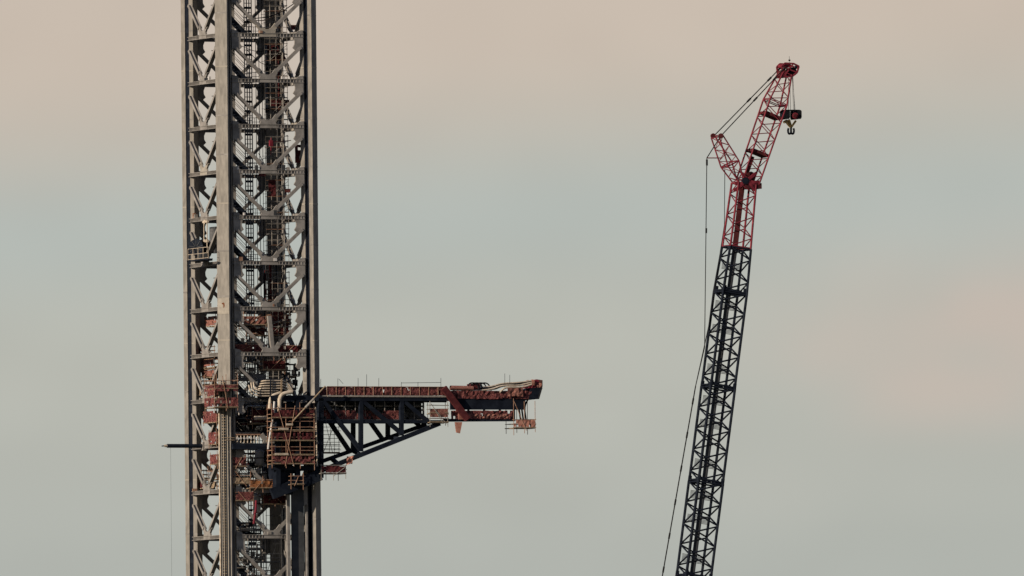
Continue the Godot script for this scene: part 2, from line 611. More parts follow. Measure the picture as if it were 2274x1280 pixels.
# ---------------------------------------------------------------- stairs, mast, pipes and inner scaffold of the tower
func tower_inside() -> void:
	var ytop := level0 + 10 * BAY
	var s := thing("stair_tower", "dark steel stair flights with thin handrails climbing inside the tower behind the nearest column", "staircase", TF, Vector3(-3.5, 0, 0))
	for i in range(-16, 11):
		var y := level0 + i * BAY
		if y < 3.0:
			continue
		# the flight falls to the right, in front of the landing
		var hi := Vector3(-5.2, y + 4.3, 1.6)
		var lo := Vector3(-1.0, y + .15, 1.6)
		var fl := assembly(s, "flight")
		for z in [1.0, 2.2]:
			member(fl, "stringer", "box", Vector3(hi.x, hi.y, z), Vector3(lo.x, lo.y, z), .08, .42, "black_steel")
			for h in [.55, 1.1, 1.9, 2.3]:
				if h > 1.2 and z > 2:
					continue
				member(fl, "handrail", "rod", Vector3(hi.x, hi.y + h, z), Vector3(lo.x, lo.y + h, z), .07, .07, "galvanised")
		for k in 12:
			var p := hi.lerp(lo, (k + .5) / 12.0)
			slab(fl, "tread", p - Vector3(.15, .03, .55), p + Vector3(.15, .03, .55), "black_steel")
		slab(s, "landing", Vector3(-1.0, y + .05, -.6), Vector3(.7, y + .15, 2.2), "grating")
		slab(s, "landing", Vector3(-7.0 + 1.9, y + 4.2, -.6), Vector3(-4.6, y + 4.3, .9), "grating")
		for k in 3:
			var x := -.9 + k * .75
			member(s, "rail_post", "rod", Vector3(x, y + .15, 2.15), Vector3(x, y + 1.3, 2.15), .07, .07, "black_steel")
		member(s, "guard_rail", "rod", Vector3(-1.0, y + 1.3, 2.15), Vector3(.7, y + 1.3, 2.15), .07, .07, "black_steel")
		member(s, "guard_rail", "rod", Vector3(-1.0, y + .75, 2.15), Vector3(.7, y + .75, 2.15), .06, .06, "black_steel")
	# unseen shaft behind the nearest column, placed to shade the far column: four corner posts clad with sheet panels, one row to a bay
	var lc := Vector3(-2.05, 0, -3.3)
	var ls := thing("unseen_shading_shaft", "narrow sheet clad shaft, unseen behind the nearest column, placed to shade the far column", "unseen shaft", TF, lc)
	var hw := .92
	for sx in [-1.0, 1.0]:
		for sz in [-1.0, 1.0]:
			member(ls, "corner_post", "box", lc + Vector3(sx * hw, 0, sz * hw), lc + Vector3(sx * hw, ytop, sz * hw), .16, .16, "steel")
	var yl := 1.0
	while yl < ytop - 3.0:
		for k in 4:
			var nn := Vector3.RIGHT.rotated(Vector3.UP, k * PI / 2)
			var cc := lc + nn * hw + Vector3(0, yl + 1.48, 0)
			put(ls, "panel", U["box"], "steel", Transform3D(Basis(Vector3.UP.cross(nn) * (hw * 2 - .18), Vector3.UP * 2.96, nn * .05), cc))
		yl += 3.0
	# hoist mast: two pairs of rails with rungs
	var m0 := R(544, 300, -2.0)
	var m1 := R(560, 300, -2.0)
	var hm := thing("hoist_mast", "slender black ladder mast running up the inside of the tower", "mast", TF, Vector3(m0.x, 0, -2.0))
	for x in [m0.x, lerpf(m0.x, m1.x, .34), lerpf(m0.x, m1.x, .68), m1.x]:
		member(hm, "rail", "box", Vector3(x, 0, -2), Vector3(x, ytop, -2), .11, .11, "black_steel")
	var y := 40.0
	while y < ytop:
		member(hm, "rung", "box", Vector3(m0.x, y, -2.06), Vector3(m1.x, y, -2.06), .09, .09 if int(y * 2) % 3 else .3, "black_steel")
		y += .62
	# thin risers
	var risers := [[577.0, -1.0, .05, "black_steel"], [584.0, -2.5, .04, "black_steel"], [570.0, -3.4, .05, "black_steel"], [630.0, .5, .08, "galvanised"]]
	var rp := thing("riser_pipes", "thin conduits and slack cables inside the tower between the mast and the far column", "pipe", TF, Vector3(0, 0, 0))
	for r in risers:
		var x := R(r[0], 400, r[1]).x
		member(rp, "conduit", "rod", Vector3(x, 0, r[1]), Vector3(x, ytop, r[1]), r[2] * 2, r[2] * 2, r[3])
	# light scaffold towers between far and right columns, one to each three bays
	for k in 3:
		var ya := level0 + (3.0 - 3.0 * k) * BAY - 1.0 * BAY
		var yb := ya + 3.0 * BAY - .8
		if k == 0:
			yb = ytop
		var sc := thing("scaffold_tower", "pale tube scaffold grid inside the tower behind its right hand bracing, " + ["topmost of three", "middle of three", "lowest of three"][k], "scaffold", TF, Vector3(4.4, ya, -1.5), "scaffold towers inside the launch tower")
		for x in [3.3, 4.1, 4.9, 5.7]:
			for z in [-2.6, -.6]:
				member(sc, "standard", "rod", Vector3(x, ya, z), Vector3(x, yb, z), .08, .08, "galvanised")
		var yy := ya + .5
		var c := 0
		while yy < yb:
			for z in [-2.6, -.6]:
				member(sc, "ledger", "rod", Vector3(3.2, yy, z), Vector3(5.8, yy, z), .07, .07, "galvanised" if c % 3 else "rusty_tube")
			if c % 4 == 1:
				slab(sc, "deck_board", Vector3(3.3, yy + .04, -2.5), Vector3(5.7, yy + .12, -.7), "grating")
			if c % 5 == 2:
				member(sc, "brace", "rod", Vector3(3.3, yy, -.55), Vector3(5.7, minf(yy + 2.0, yb), -.55), .06, .06, "galvanised")
			yy += .72
			c += 1
	# scaffold lines against the far column
	var fsc := thing("scaffold_tower", "thin grey scaffold frame standing against the dark far column inside the tower", "scaffold", TF, Vector3(4.6, 40, -4.2))
	for x in [3.5, 4.4, 5.6]:
		member(fsc, "standard", "rod", Vector3(x, 40, -4.0), Vector3(x, ytop, -4.0), .06, .06, "grating")
	var y2 := 41.0
	while y2 < ytop:
		member(fsc, "ledger", "rod", Vector3(3.4, y2, -4.0), Vector3(5.9, y2, -4.0), .05, .05, "grating")
		y2 += 1.25
	# odd slack cables hung between the bays
	for k in 16:
		var cy := level0 + rng.randi_range(-5, 5) * BAY + rng.randf_range(0, 5)
		var a := Vector3(rng.randf_range(-3.5, 0), cy, rng.randf_range(3, 5.4))
		var b := Vector3(rng.randf_range(1.5, 5), cy + rng.randf_range(-2.5, 2.5), rng.randf_range(2, 5.4))
		tube(rp, "slack_cable", [a, (a + b) * .5 - Vector3(0, rng.randf_range(.4, 1.6), 0), b], rng.randf_range(.03, .06), ["rope", "galvanised", "rusty_tube", "rubber"][k % 4], 2.0, 6)
	# red netting scraps and barrow hoist inside the tower
	var scraps := [[[600, 236, 642, 222], "maroon_net", -1.0, "dark red netting hung inside the tower in the third bay from the top"], [[646, 66, 668, 56], "net_red", 1.0, "small red net in the tower's top bay next to the right column"],
		[[574, 392, 590, 383], "net_red", 0.0, "small red net under the fourth beam from the top"], [[655, 362, 668, 322], "maroon_net", 2.0, "narrow dark red net beside the right column below the red davit"], [[596, 436, 612, 400], "maroon_net", 1.0, "dark red net against the far column in the fifth bay"],
		[[606, 136, 632, 118], "maroon_net", -2.0, "dim red net in front of the far column in the second bay"], [[630, 428, 645, 420], "net_red", 0.5, "thin red strip of net in the fifth bay by the right brace"]]
	for sc in scraps:
		var p: Array = sc[0]
		var a := R(p[0], p[1], sc[2])
		var b := R(p[2], p[3], sc[2])
		var t := thing("debris_net", sc[3], "netting", TF, a)
		net(t, "sheet", a, Vector3(b.x - a.x, 0, 0), Vector3(0, b.y - a.y, 0), sc[1], .12)
		member(t, "hanging_rail", "rod", Vector3(a.x - .1, b.y, a.z), Vector3(b.x + .1, b.y, a.z), .06, .06, "rusty_tube")
	var d0 := R(601, 345, 2.0)
	var dv := thing("davit", "small bright red davit post with arm inside the tower in the fourth bay", "davit", TF, d0)
	member(dv, "post", "rod", d0, R(602, 306, 2.0), .14, .14, "red_paint")
	member(dv, "arm", "rod", R(602, 316, 2.0), R(646, 312, 2.0), .1, .1, "red_paint")
	slab(dv, "winch", R(598, 325, 2.0) - Vector3(.0, 0, .2), R(605, 312, 2.0) + Vector3(0, 0, .2), "red_paint")


# ---------------------------------------------------------------- scaffolds with nets
func scaffold(label: String, lo: Vector3, hi: Vector3, decks: Array, nets: Array, opt := {}) -> Node3D:
	# lo..hi is the box of the cage; decks are heights; nets are [deck height, height, sides]; sides: f front, l left, b back, r right
	var t := thing("scaffold", label, "scaffold", TF, Vector3((lo.x + hi.x) * .5, lo.y, (lo.z + hi.z) * .5), "scaffolds hung on the launch tower")
	var tm: String = opt.get("tube", "rusty_tube")
	var th: float = opt.get("thick", .085)
	var nx := maxi(1, int(round((hi.x - lo.x) / 2.0)))
	for i in nx + 1:
		var x := lerpf(lo.x, hi.x, float(i) / nx)
		for z in [lo.z, hi.z]:
			member(t, "standard", "rod", Vector3(x, lo.y - rng.randf_range(.1, .7), z), Vector3(x, hi.y + rng.randf_range(0, .5), z), th, th, tm)
	for d in decks:
		var nz := maxi(2, int((hi.z - lo.z) / .35))
		for k in nz:
			var z := lerpf(lo.z, hi.z, (k + .5) / nz)
			var w := (hi.z - lo.z) / nz * .46
			var e := rng.randf_range(0, .25)
			slab(t, "plank", Vector3(lo.x - e, d - .06 - k % 2 * .012, z - w), Vector3(hi.x + e * .6, d + .05 - k % 2 * .012, z + w), opt.get("plank", "plank"))
		slab(t, "toe_board", Vector3(lo.x - .1, d + .02, hi.z + .03), Vector3(hi.x + .1, d + .13, hi.z + .09), opt.get("plank", "plank"))
		for h in [.55, 1.1]:
			if d + h < hi.y + .4:
				for z in [lo.z, hi.z]:
					var ra := lo.x - .15
					var rb := hi.x + .15
					if opt.has("ragged"):
						h += rng.randf_range(-.16, .16)
						if rng.randf() < .6:
							if rng.randf() < .5:
								ra = lerpf(lo.x, hi.x, rng.randf_range(.2, .6))
							else:
								rb = lerpf(lo.x, hi.x, rng.randf_range(.4, .8))
					member(t, "guard_rail", "rod", Vector3(ra, d + h, z), Vector3(rb, d + h + rng.randf_range(-.06, .06), z), th, th, tm)
				for x in [lo.x, hi.x]:
					member(t, "guard_rail", "rod", Vector3(x, d + h, lo.z - .15), Vector3(x, d + h, hi.z + .15), th, th, tm)
	for n in nets:
		var y: float = n[0]
		var v := Vector3(0, n[1], 0)
		var m: String = n[3] if n.size() > 3 else "net_red"
		for c in String(n[2]):
			if c == "f":
				net(t, "debris_net", Vector3(lo.x, y, hi.z + .07), Vector3(hi.x - lo.x, 0, 0), v, m, opt.get("torn", .07))
			elif c == "b":
				net(t, "debris_net", Vector3(lo.x, y, lo.z - .07), Vector3(hi.x - lo.x, 0, 0), v, m, opt.get("torn", .07))
			elif c == "l":
				net(t, "debris_net", Vector3(lo.x - .07, y, lo.z), Vector3(0, 0, hi.z - lo.z), v, m, opt.get("torn", .07))
			else:
				net(t, "debris_net", Vector3(hi.x + .07, y, lo.z), Vector3(0, 0, hi.z - lo.z), v, m, opt.get("torn", .07))
	for k in int(opt.get("braces", 1)):
		var x0 := rng.randf_range(lo.x, lerpf(lo.x, hi.x, .5))
		var x1 := rng.randf_range(lerpf(lo.x, hi.x, .5), hi.x)
		var flip := rng.randf() < .5
		member(t, "brace", "rod", Vector3(x0 if flip else x1, lo.y, hi.z + .1), Vector3(x1 if flip else x0, hi.y, hi.z + .1), th, th, tm)
	return t


# box of a scaffold whose front shows at the picture rectangle, front at z, deep d
func rbox(px0: float, px1: float, py0: float, py1: float, z: float, d: float) -> Array:
	var a := R(px0, py1, z)
	var b := R(px1, py0, z)
	return [Vector3(a.x, a.y, z - d), Vector3(b.x, b.y, z)]


# the same on the left face: its outer side at x, running back over w
func lbox(px0: float, px1: float, py0: float, py1: float, x: float, w: float) -> Array:
	var a := L(px0, py1, x)
	var b := L(px1, py0, x)
	return [Vector3(x, a.y, minf(a.z, b.z)), Vector3(x + w, b.y, maxf(a.z, b.z))]


func scaffolds() -> void:
	var b: Array
	b = rbox(486, 527, 836, 908, 8.7, 3.4)
	var lo: Vector3 = b[0]
	var hi: Vector3 = b[1]
	lo.x -= .6
	scaffold("two storey scaffold wrapped in red net round the nearest column above the ladder", lo, hi, [lo.y + .15, lo.y + 2.6], [[lo.y + .3, 1.15, "fl"], [lo.y + 2.3, .8, "fl"]], {"braces": 1})
	b = lbox(452, 481, 915, 942, -7.3, 1.2)
	scaffold("red netted scaffold on the narrow face just below the wrapped column", b[0], b[1], [b[0].y + .1], [[b[0].y + .1, 1.5, "fl"]])
	b = lbox(461, 476, 860, 884, -7.2, 1.2)
	scaffold("small red scaffold cage on the narrow face left of the wrapped column", b[0], b[1], [b[0].y + .1], [[b[0].y + .2, 1.1, "fl"]], {"plank": "plank"})
	b = lbox(448, 476, 800, 842, -4.6, 1.5)
	scaffold("pink netted scaffold seen through the narrow face above the wrapped column", b[0], b[1], [b[0].y + .1, b[0].y + 1.4], [[b[0].y + .2, .8, "l", "net_pink"], [b[0].y + 1.6, .8, "l", "net_pink"]])
	b = lbox(455, 482, 700, 728, -4.2, 1.5)
	scaffold("pink netted platform high behind the narrow face", b[0], b[1], [b[0].y + .1], [[b[0].y + .2, 1.2, "l", "net_pink"]])
	b = lbox(432, 452, 772, 792, -5.0, 1.5)
	scaffold("orange red netted platform beside the left column", b[0], b[1], [b[0].y + .1], [[b[0].y + .1, 1.2, "l", "net_red"]])
	b = lbox(464, 480, 958, 990, -7.0, 1.2)
	scaffold("pink and red netted cage on the narrow face just above the hoist beam", b[0], b[1], [b[0].y + .1], [[b[0].y + .1, 1.6, "f", "net_pink"], [b[0].y + .1, 1.6, "l", "net_red"]])
	b = lbox(467, 482, 1010, 1034, -6.9, 1.2)
	scaffold("dark red netted cage on the narrow face under the dark hoist beam", b[0], b[1], [b[0].y + .1], [[b[0].y + .1, 1.3, "fl"]])
	b = lbox(462, 482, 1040, 1092, -5.6, 1.6)
	scaffold("tan scaffold behind the narrow face with no red net", b[0], b[1], [b[0].y + .1, b[0].y + 1.5], [[b[0].y + .2, .9, "l", "plank"], [b[0].y + 1.7, .8, "l", "grating"]])
	b = lbox(436, 452, 840, 880, -5.4, 1.4)
	scaffold("grey boarded scaffold beside the left column above the arm's height", b[0], b[1], [b[0].y + .1, b[0].y + 1.4], [[b[0].y + .2, .8, "l", "plank"]])
	b = lbox(436, 452, 1046, 1088, -5.4, 1.4)
	scaffold("dark red scaffold beside the left column at the arm's foot", b[0], b[1], [b[0].y + .1, b[0].y + 1.4], [[b[0].y + .2, .7, "l", "maroon_net"]])
	# behind the wide face
	b = rbox(584, 632, 797, 822, 5.0, 1.2)
	scaffold("framed maroon net platform hung under the lowest plain beam", b[0], b[1], [b[0].y], [[b[0].y + .1, 1.1, "f", "maroon_net"]])
	b = rbox(541, 590, 698, 722, 1.5, 1.5)
	scaffold("pink and red netted platform inside the tower left of the upright post", b[0], b[1], [b[0].y], [[b[0].y + .1, 1.0, "f", "net_pink"]])
	b = rbox(556, 592, 724, 746, 0.0, 1.5)
	scaffold("dark red platform inside the tower, lower left of the upright post", b[0], b[1], [b[0].y], [[b[0].y + .1, .9, "f", "maroon_net"]])
	b = rbox(521, 592, 764, 784, 4.6, 1.6)
	scaffold("long brown red netted platform standing on the beam left of the upright post", b[0], b[1], [b[0].y], [[b[0].y + .1, 1.0, "f", "net_red"]])
	b = rbox(610, 668, 768, 786, 4.6, 1.6)
	scaffold("long maroon platform standing on the beam right of the upright post", b[0], b[1], [b[0].y], [[b[0].y + .1, .9, "f", "maroon_net"]])
	b = rbox(602, 645, 690, 745, -1.0, 1.6)
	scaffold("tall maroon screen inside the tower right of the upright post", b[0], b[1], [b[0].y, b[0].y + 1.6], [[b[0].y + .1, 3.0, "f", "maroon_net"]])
	# below and beside the arm root
	b = rbox(604, 697, 902, 1036, 9.6, 1.5)
	lo = b[0]
	hi = b[1]
	var dk: Array = []
	var nt: Array = []
	for k in 5:
		dk.append(lo.y + [.3, 1.5, 3.35, 4.7, 6.35][k])
	nt = [[lo.y + .3, 1.0, "f"], [lo.y + 6.3, 1.1, "f", "maroon_net"], [lo.y + 1.7, .8, "b", "maroon_net"], [lo.y + 3.5, .9, "f", "maroon_net"]]
	scaffold("broad rusty scaffold with many planks and red nets in front of the arm root", lo, hi, dk, nt, {"braces": 2, "torn": .25, "thick": .09, "ragged": true})
	b = rbox(517, 545, 1016, 1042, 6.9, 1.6)
	scaffold("red netted platform on the wide face right of the ladder under the valve row", b[0], b[1], [b[0].y + .3], [[b[0].y + .4, 1.1, "f"]])
	b = rbox(517, 556, 1048, 1080, 6.9, 1.6)
	scaffold("tan railed platform on the wide face right of the ladder, middle of three", b[0], b[1], [b[0].y + .3], [[b[0].y + .4, .7, "f", "plank"]])
	b = rbox(555, 612, 1064, 1090, 7.2, 1.8)
	scaffold("orange netted platform with a long pale plank under the white vessels", b[0], b[1], [b[0].y + .3], [[b[0].y + .4, .9, "f", "net_orange"]])
	b = rbox(523, 562, 1092, 1118, 6.9, 1.6)
	scaffold("red netted platform on the wide face right of the ladder, lowest of three", b[0], b[1], [b[0].y + .3], [[b[0].y + .4, 1.1, "f"]])
	b = rbox(585, 636, 1100, 1124, 5.4, 1.6)
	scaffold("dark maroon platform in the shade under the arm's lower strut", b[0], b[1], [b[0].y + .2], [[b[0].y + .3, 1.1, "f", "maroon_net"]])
	b = rbox(646, 673, 1058, 1080, 9.0, 1.5)
	scaffold("small tan platform hanging on the arm's lower strut near the tower", b[0], b[1], [b[0].y + .2], [])
	b = rbox(560, 600, 905, 945, 5.2, 1.6)
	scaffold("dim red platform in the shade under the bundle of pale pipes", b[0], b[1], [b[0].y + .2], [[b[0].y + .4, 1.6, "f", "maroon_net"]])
	b = rbox(560, 620, 1200, 1290, 4.6, 1.6)
	scaffold("grey tube scaffold inside the tower near the bottom of the picture", b[0], b[1], [b[0].y + .2, b[0].y + 2.4], [], {"tube": "galvanised", "plank": "grating"})
	b = rbox(530, 590, 820, 852, 4.6, 1.6)
	scaffold("grey clutter of tubes and boards behind the top of the pale pipes", b[0], b[1], [b[0].y + .4], [[b[0].y + .4, .8, "f", "grating"]], {"tube": "galvanised", "plank": "grating", "torn": .2, "braces": 3})
	# along the arm
	b = rbox(955, 994, 897, 942, 8.9, .8)
	scaffold("small pink and red scaffold cage on the arm truss where its lower chord ends", b[0], b[1], [b[0].y + .2, b[0].y + 1.4], [[b[0].y + .9, 1.1, "f", "net_pink"]], {"tube": "galvanised", "braces": 2})
	b = rbox(1141, 1188, 892, 957, 9.0, 2.6)
	scaffold("scaffold basket with a pale board hung from the arm's tip", b[0], b[1], [b[0].y + .35], [[b[0].y + .5, .9, "f", "tarp"], [b[0].y + .5, .7, "r", "maroon_net"]], {"thick": .085, "tube": "rusty_tube"})
	b = rbox(713, 786, 1026, 1058, 9.0, 2.6)
	lo = b[0]
	hi = b[1]
	scaffold("scaffold platform with red net slung under the arm's lower chord", lo, Vector3(hi.x - 1.2, lerpf(lo.y, hi.y, .6), hi.z), [lo.y + .35], [[lo.y + .5, .8, "f", "maroon_net"]], {"tube": "galvanised", "plank": "galvanised"})
	b = rbox(716, 752, 941, 1008, 5.0, 1.6)
	lo = b[0]
	hi = b[1]
	var gs := scaffold("open grid of thin dark tubes between the arm's post and first diagonal", lo, hi, [lo.y + .1], [], {"tube": "black_steel", "braces": 3, "thick": .07})
	for k in 8:
		var y := lo.y + .5 + k * .5
		member(gs, "ledger", "rod", Vector3(lo.x - .2, y, hi.z), Vector3(hi.x + .3, y, hi.z), .07, .07, "black_steel")


# ---------------------------------------------------------------- the service arm
func arm_truss(par: Node3D, dz: float) -> void:
	var zf := 8.3 + dz
	var o := Vector3.ZERO
	var seg := [
		["chord", 700, 886, 1000, 886, .62, .62], ["chord", 700, 937, 985, 937, .4, .45], ["chord", 600, 1091, 976, 941, .58, .56],
		["post", 711, 886, 711, 1062, .72, .62], ["post", 801, 886, 801, 1003, .5, .58], ["post", 891, 886, 891, 968, .5, .58],
		["diagonal", 716, 890, 800, 1000, .5, .6], ["diagonal", 805, 892, 890, 962, .5, .55], ["diagonal", 896, 892, 955, 940, .5, .5]]
	if dz < 0:
		seg = [["chord", 690, 889, 990, 889, .62, .62], ["chord", 690, 938, 985, 938, .4, .45], ["chord", 600, 1066, 946, 943, .5, .5],
			["post", 784, 888, 784, 1003, .5, .55], ["post", 861, 888, 861, 976, .5, .55], ["post", 700, 888, 700, 1040, .6, .6],
			["diagonal", 700, 890, 778, 1006, .5, .55], ["diagonal", 790, 893, 852, 980, .5, .5], ["diagonal", 866, 893, 930, 945, .45, .45]]
	for s in seg:
		member(par, s[0], "box", R(s[1], s[2], zf) + o, R(s[3], s[4], zf) + o, s[5], s[6], "black_steel", Vector3.BACK)
	# the deep girder beyond the truss
	member(par, "girder", "box", R(1000, 899, zf) + o, R(1166, 899, zf) + o, .35, 1.35, "black_steel", Vector3.UP)
	member(par, "chord", "box", R(985, 934, zf) + o, R(1142, 933, zf) + o, .4, .38, "black_steel")
	for px in [1040, 1075, 1110, 1141]:
		member(par, "post", "box", R(px, 900, zf) + o, R(px, 933, zf) + o, .25, .25, "black_steel")


func service_arm() -> void:
	var z := 8.3
	var root := R(640, 960, z)
	var t := thing("service_arm", "long black truss arm with a red netted walkway reaching out from the tower", "arm", TF, Vector3(root.x, R(640, 1095, z).y, z))
	arm_truss(t, 0.0)
	arm_truss(t, -2.7)
	for px in [711, 756, 801, 846, 891, 940, 985, 1040, 1090, 1141]:
		var a := R(px, 886, z)
		member(t, "cross_beam", "box", a, a - Vector3(0, 0, 2.7), .3, .35, "black_steel")
		if px < 1000:
			var b := R(px, 937, z)
			member(t, "cross_beam", "box", b, b - Vector3(0, 0, 2.7), .3, .3, "black_steel")
	for p in [[802, 1011, 784, 1002], [891, 974, 861, 974], [750, 1031, 735, 1018]]:
		member(t, "cross_beam", "box", R(p[0], p[1], z), R(p[2], p[3], z - 2.7), .45, .45, "black_steel")
	# root frame on the tower
	for px in [616, 660, 711]:
		for dz in [0.0, -2.7]:
			var a := R(px, 884, z) + Vector3(0, 0, dz)
			var b := R(px, 1092 - (px - 616) * .38, z) + Vector3(0, 0, dz)
			member(t, "root_post", "box", a, b, .62, .62, "black_steel", Vector3.BACK)
	for py in [884, 960, 1040]:
		member(t, "root_beam", "box", R(600, py, z), R(714, py, z), .55, .6, "black_steel")
		member(t, "root_beam", "box", R(600, py, z) - Vector3(0, 0, 2.7), R(714, py, z) - Vector3(0, 0, 2.7), .55, .6, "black_steel")
	var ra := R(622, 1030, z)
	var rb := R(706, 895, z)
	slab(t, "root_wall", Vector3(ra.x, ra.y, z - 2.2), Vector3(rb.x, rb.y, z - .5), "black_steel")
	var sa := R(612, 1098, z)
	var sb := R(652, 1032, z)
	slab(t, "strut_web", Vector3(sa.x, sa.y, z - 2.9), Vector3(sb.x, sb.y, z - .35), "black_steel")
	member(t, "lower_strut", "box", R(604, 1100, z), R(712, 1058, z), .6, 1.1, "black_steel", Vector3.UP)
	# deck, walkway and its nets
	var d0 := R(724, 880, z)
	var d1 := R(990, 880, z)
	slab(t, "deck", Vector3(d0.x, d0.y - .06, z - 2.9), Vector3(d1.x, d0.y + .1, z + .25), "grating")
	net(t, "debris_net", Vector3(d0.x, d0.y + .12, z + .25), Vector3(d1.x - d0.x, 0, 0), Vector3(0, 1.12, 0), "net_red", .05)
	net(t, "debris_net", Vector3(d0.x, d0.y + .12, z - 2.9), Vector3(d1.x - d0.x, 0, 0), Vector3(0, 1.15, 0), "net_red", .05)
	var x := d0.x
	while x < d1.x:
		for zz in [z + .3, z - 2.95]:
			member(t, "rail_post", "rod", Vector3(x, d0.y, zz), Vector3(x, d0.y + 1.25, zz), .08, .08, "rusty_tube")
		x += 1.32
	for zz in [z + .3, z - 2.95]:
		member(t, "handrail", "rod", Vector3(d0.x, d0.y + 1.25, zz), Vector3(d1.x, d0.y + 1.25, zz), .08, .08, "rusty_tube")
	var l0 := R(717, 933, z)
	var l1 := R(952, 933, z)
	slab(t, "deck", Vector3(l0.x, l0.y - .02, z - 2.5), Vector3(l1.x, l0.y + .1, z - .35), "grating")
	net(t, "debris_net", Vector3(l0.x, l0.y + .12, z - .4), Vector3(R(892, 933, z).x - l0.x, 0, 0), Vector3(0, 1.15, 0), "net_red", .1)
	net(t, "debris_net", Vector3(l0.x, l0.y + .12, z - 2.45), Vector3(l1.x - l0.x, 0, 0), Vector3(0, 2.3, 0), "grating", .15)
	x = l0.x + .6
	while x < l1.x:
		member(t, "rail_post", "rod", Vector3(x, l0.y, z - .45), Vector3(x, l0.y + 2.6, z - .45), .09, .09, "galvanised")
		member(t, "pipe", "rod", Vector3(x + .35, l0.y + .4, z - 1.6), Vector3(x + .35, l0.y + 2.8, z - 1.6), .2, .2, "slate")
		x += 1.4
	slab(t, "back_screen", Vector3(l0.x, l0.y + .1, z - 2.62), Vector3(l1.x, l0.y + 2.75, z - 2.56), "black_steel")
	slab(t, "kerb", Vector3(d0.x, d0.y - .12, z + .36), Vector3(d1.x, d0.y + .1, z + .44), "galvanised")
	for k in 3:
		member(t, "pipe", "rod", Vector3(l0.x, l0.y + 1.4 + k * .5, z - 1.9), Vector3(l1.x, l0.y + 1.4 + k * .5, z - 1.9), .24, .24, ["slate", "galvanised", "slate"][k])
	# thin poles standing along the walkway
	for p in [[750, 841], [795, 840], [814, 832], [841, 840], [891, 849], [928, 849], [979, 840], [1121, 830], [1132, 833], [712, 842]]:
		var a := R(p[0], 862, z)
		member(t, "pole", "rod", a, R(p[0], p[1], z), .06, .06, "black_steel")
	member(t, "pole_line", "rod", R(891, 851, z), R(979, 850, z), .06, .06, "black_steel")
	member(t, "pole_line", "rod", R(752, 842, z), R(762, 853, z), .05, .05, "black_steel")
	# the big maroon brace and its fin
	var m := z + .55
	member(t, "head_brace", "box", R(985, 862, m), R(1038, 932, m), .85, .5, "maroon", Vector3.BACK)
	var fin := PackedVector2Array()
	for p in [[1010, 938], [1026, 938], [1021, 963], [1013, 961]]:
		var v := R(p[0], p[1], z + .3)
		fin.append(Vector2(v.x, v.y))
	put(t, "fin", prism(fin, z + .2, z + .4), "tarp")
	var pl := PackedVector2Array()
	for p in [[1018, 911], [1024, 914], [1039, 932], [1018, 932]]:
		var v := R(p[0], p[1], z + .3)
		pl.append(Vector2(v.x, v.y))
	put(t, "side_plate", prism(pl, z + .2, z + .45), "net_pink")
	# head: nets, pipes and the tip
	var n0 := R(1000, 886, z)
	var n1 := R(1180, 886, z)
	net(t, "debris_net", Vector3(n0.x, n0.y, z + .3), Vector3(n1.x - n0.x, 0, 0), Vector3(0, 1.05, 0), "net_red", .06, .08)
	net(t, "debris_net", Vector3(n0.x, n0.y, z - 2.6), Vector3(n1.x - n0.x, 0, 0), Vector3(0, 1.15, 0), "net_red", .06, .08)
	slab(t, "deck", Vector3(n0.x, n0.y - .1, z - 2.6), Vector3(n1.x, n0.y + .02, z + .2), "black_steel")
	var c0 := R(1124, 886, z)
	var c1 := R(1158, 862, z)
	net(t, "canvas", Vector3(c0.x, c0.y + .3, z + .5), Vector3(c1.x - c0.x, 0, 0), Vector3(0, c1.y - c0.y - .3, 0), "net_pink", 0, .1)
	var u0 := R(1000, 931, z)
	var u1 := R(1140, 931, z)
	net(t, "debris_net", Vector3(u0.x, u0.y, z + .25), Vector3(u1.x - u0.x, 0, 0), Vector3(0, 1.1, 0), "net_red", .04, .07)
	net(t, "debris_net", Vector3(u0.x + 2, u0.y + .1, z + .3), Vector3((u1.x - u0.x) * .7, 0, 0), Vector3(0, .55, 0), "net_pink", .2, .1)
	for k in 3:
		tube(t, "hose", [R(1030 + k * 6, 870 - k * 4, z + .1 - k * .5), R(1090, 866 - k * 3, z - k * .5), R(1115, 856 - k * 2, z - k * .5), R(1150, 857 - k * 3, z - k * .5), R(1182, 850 - k * 2, z - k * .5)], .13, "insulation" if k != 1 else "rubber", 1.2)
	tube(t, "hose", [R(1110, 872, z + .4), R(1122, 860, z + .4), R(1160, 861, z + .4), R(1184, 853, z + .4)], .12, "insulation", 1.0)
	tube(t, "pipe", [R(1000, 862, z + .1), R(1050, 863, z + .1)], .32, "net_pink", .3, 10)
	for k in 4:
		var px := 1040.0 + k * 9
		tube(t, "cable_loop", [R(px, 868, z + .2 - k * .6), R(px, 851, z + .2 - k * .6), R(px + 20 - k, 851, z + .2 - k * .6), R(px + 24, 868, z + .2 - k * .6)], .09, "rubber", .5)
	slab(t, "pulley_box", R(1046, 866, z + .1) - Vector3(0, 0, 1.4), R(1066, 853, z + .1), "maroon")
	tube(t, "cable", [R(1072, 864, z), R(1098, 866, z), R(1114, 858, z), R(1180, 852, z)], .09, "rubber", 1.0)
	# tip plate, dark bumper and red box
	var tip := PackedVector2Array()
	for p in [[1172, 888], [1176, 864], [1200, 858], [1203, 862], [1195, 887]]:
		var v := R(p[0], p[1], z)
		tip.append(Vector2(v.x, v.y))
	var rim := PackedVector2Array()
	for p in [[1181, 862], [1184, 846], [1190, 843], [1203, 845], [1203, 860]]:
		var v := R(p[0], p[1], z)
		rim.append(Vector2(v.x, v.y))
	for dz in [0.3, -1.1, -2.5]:
		put(t, "tip_plate", prism(tip, z + dz - .25, z + dz), "black_steel")
		put(t, "tip_box", prism(rim, z + dz - .5, z + dz), "red_paint")
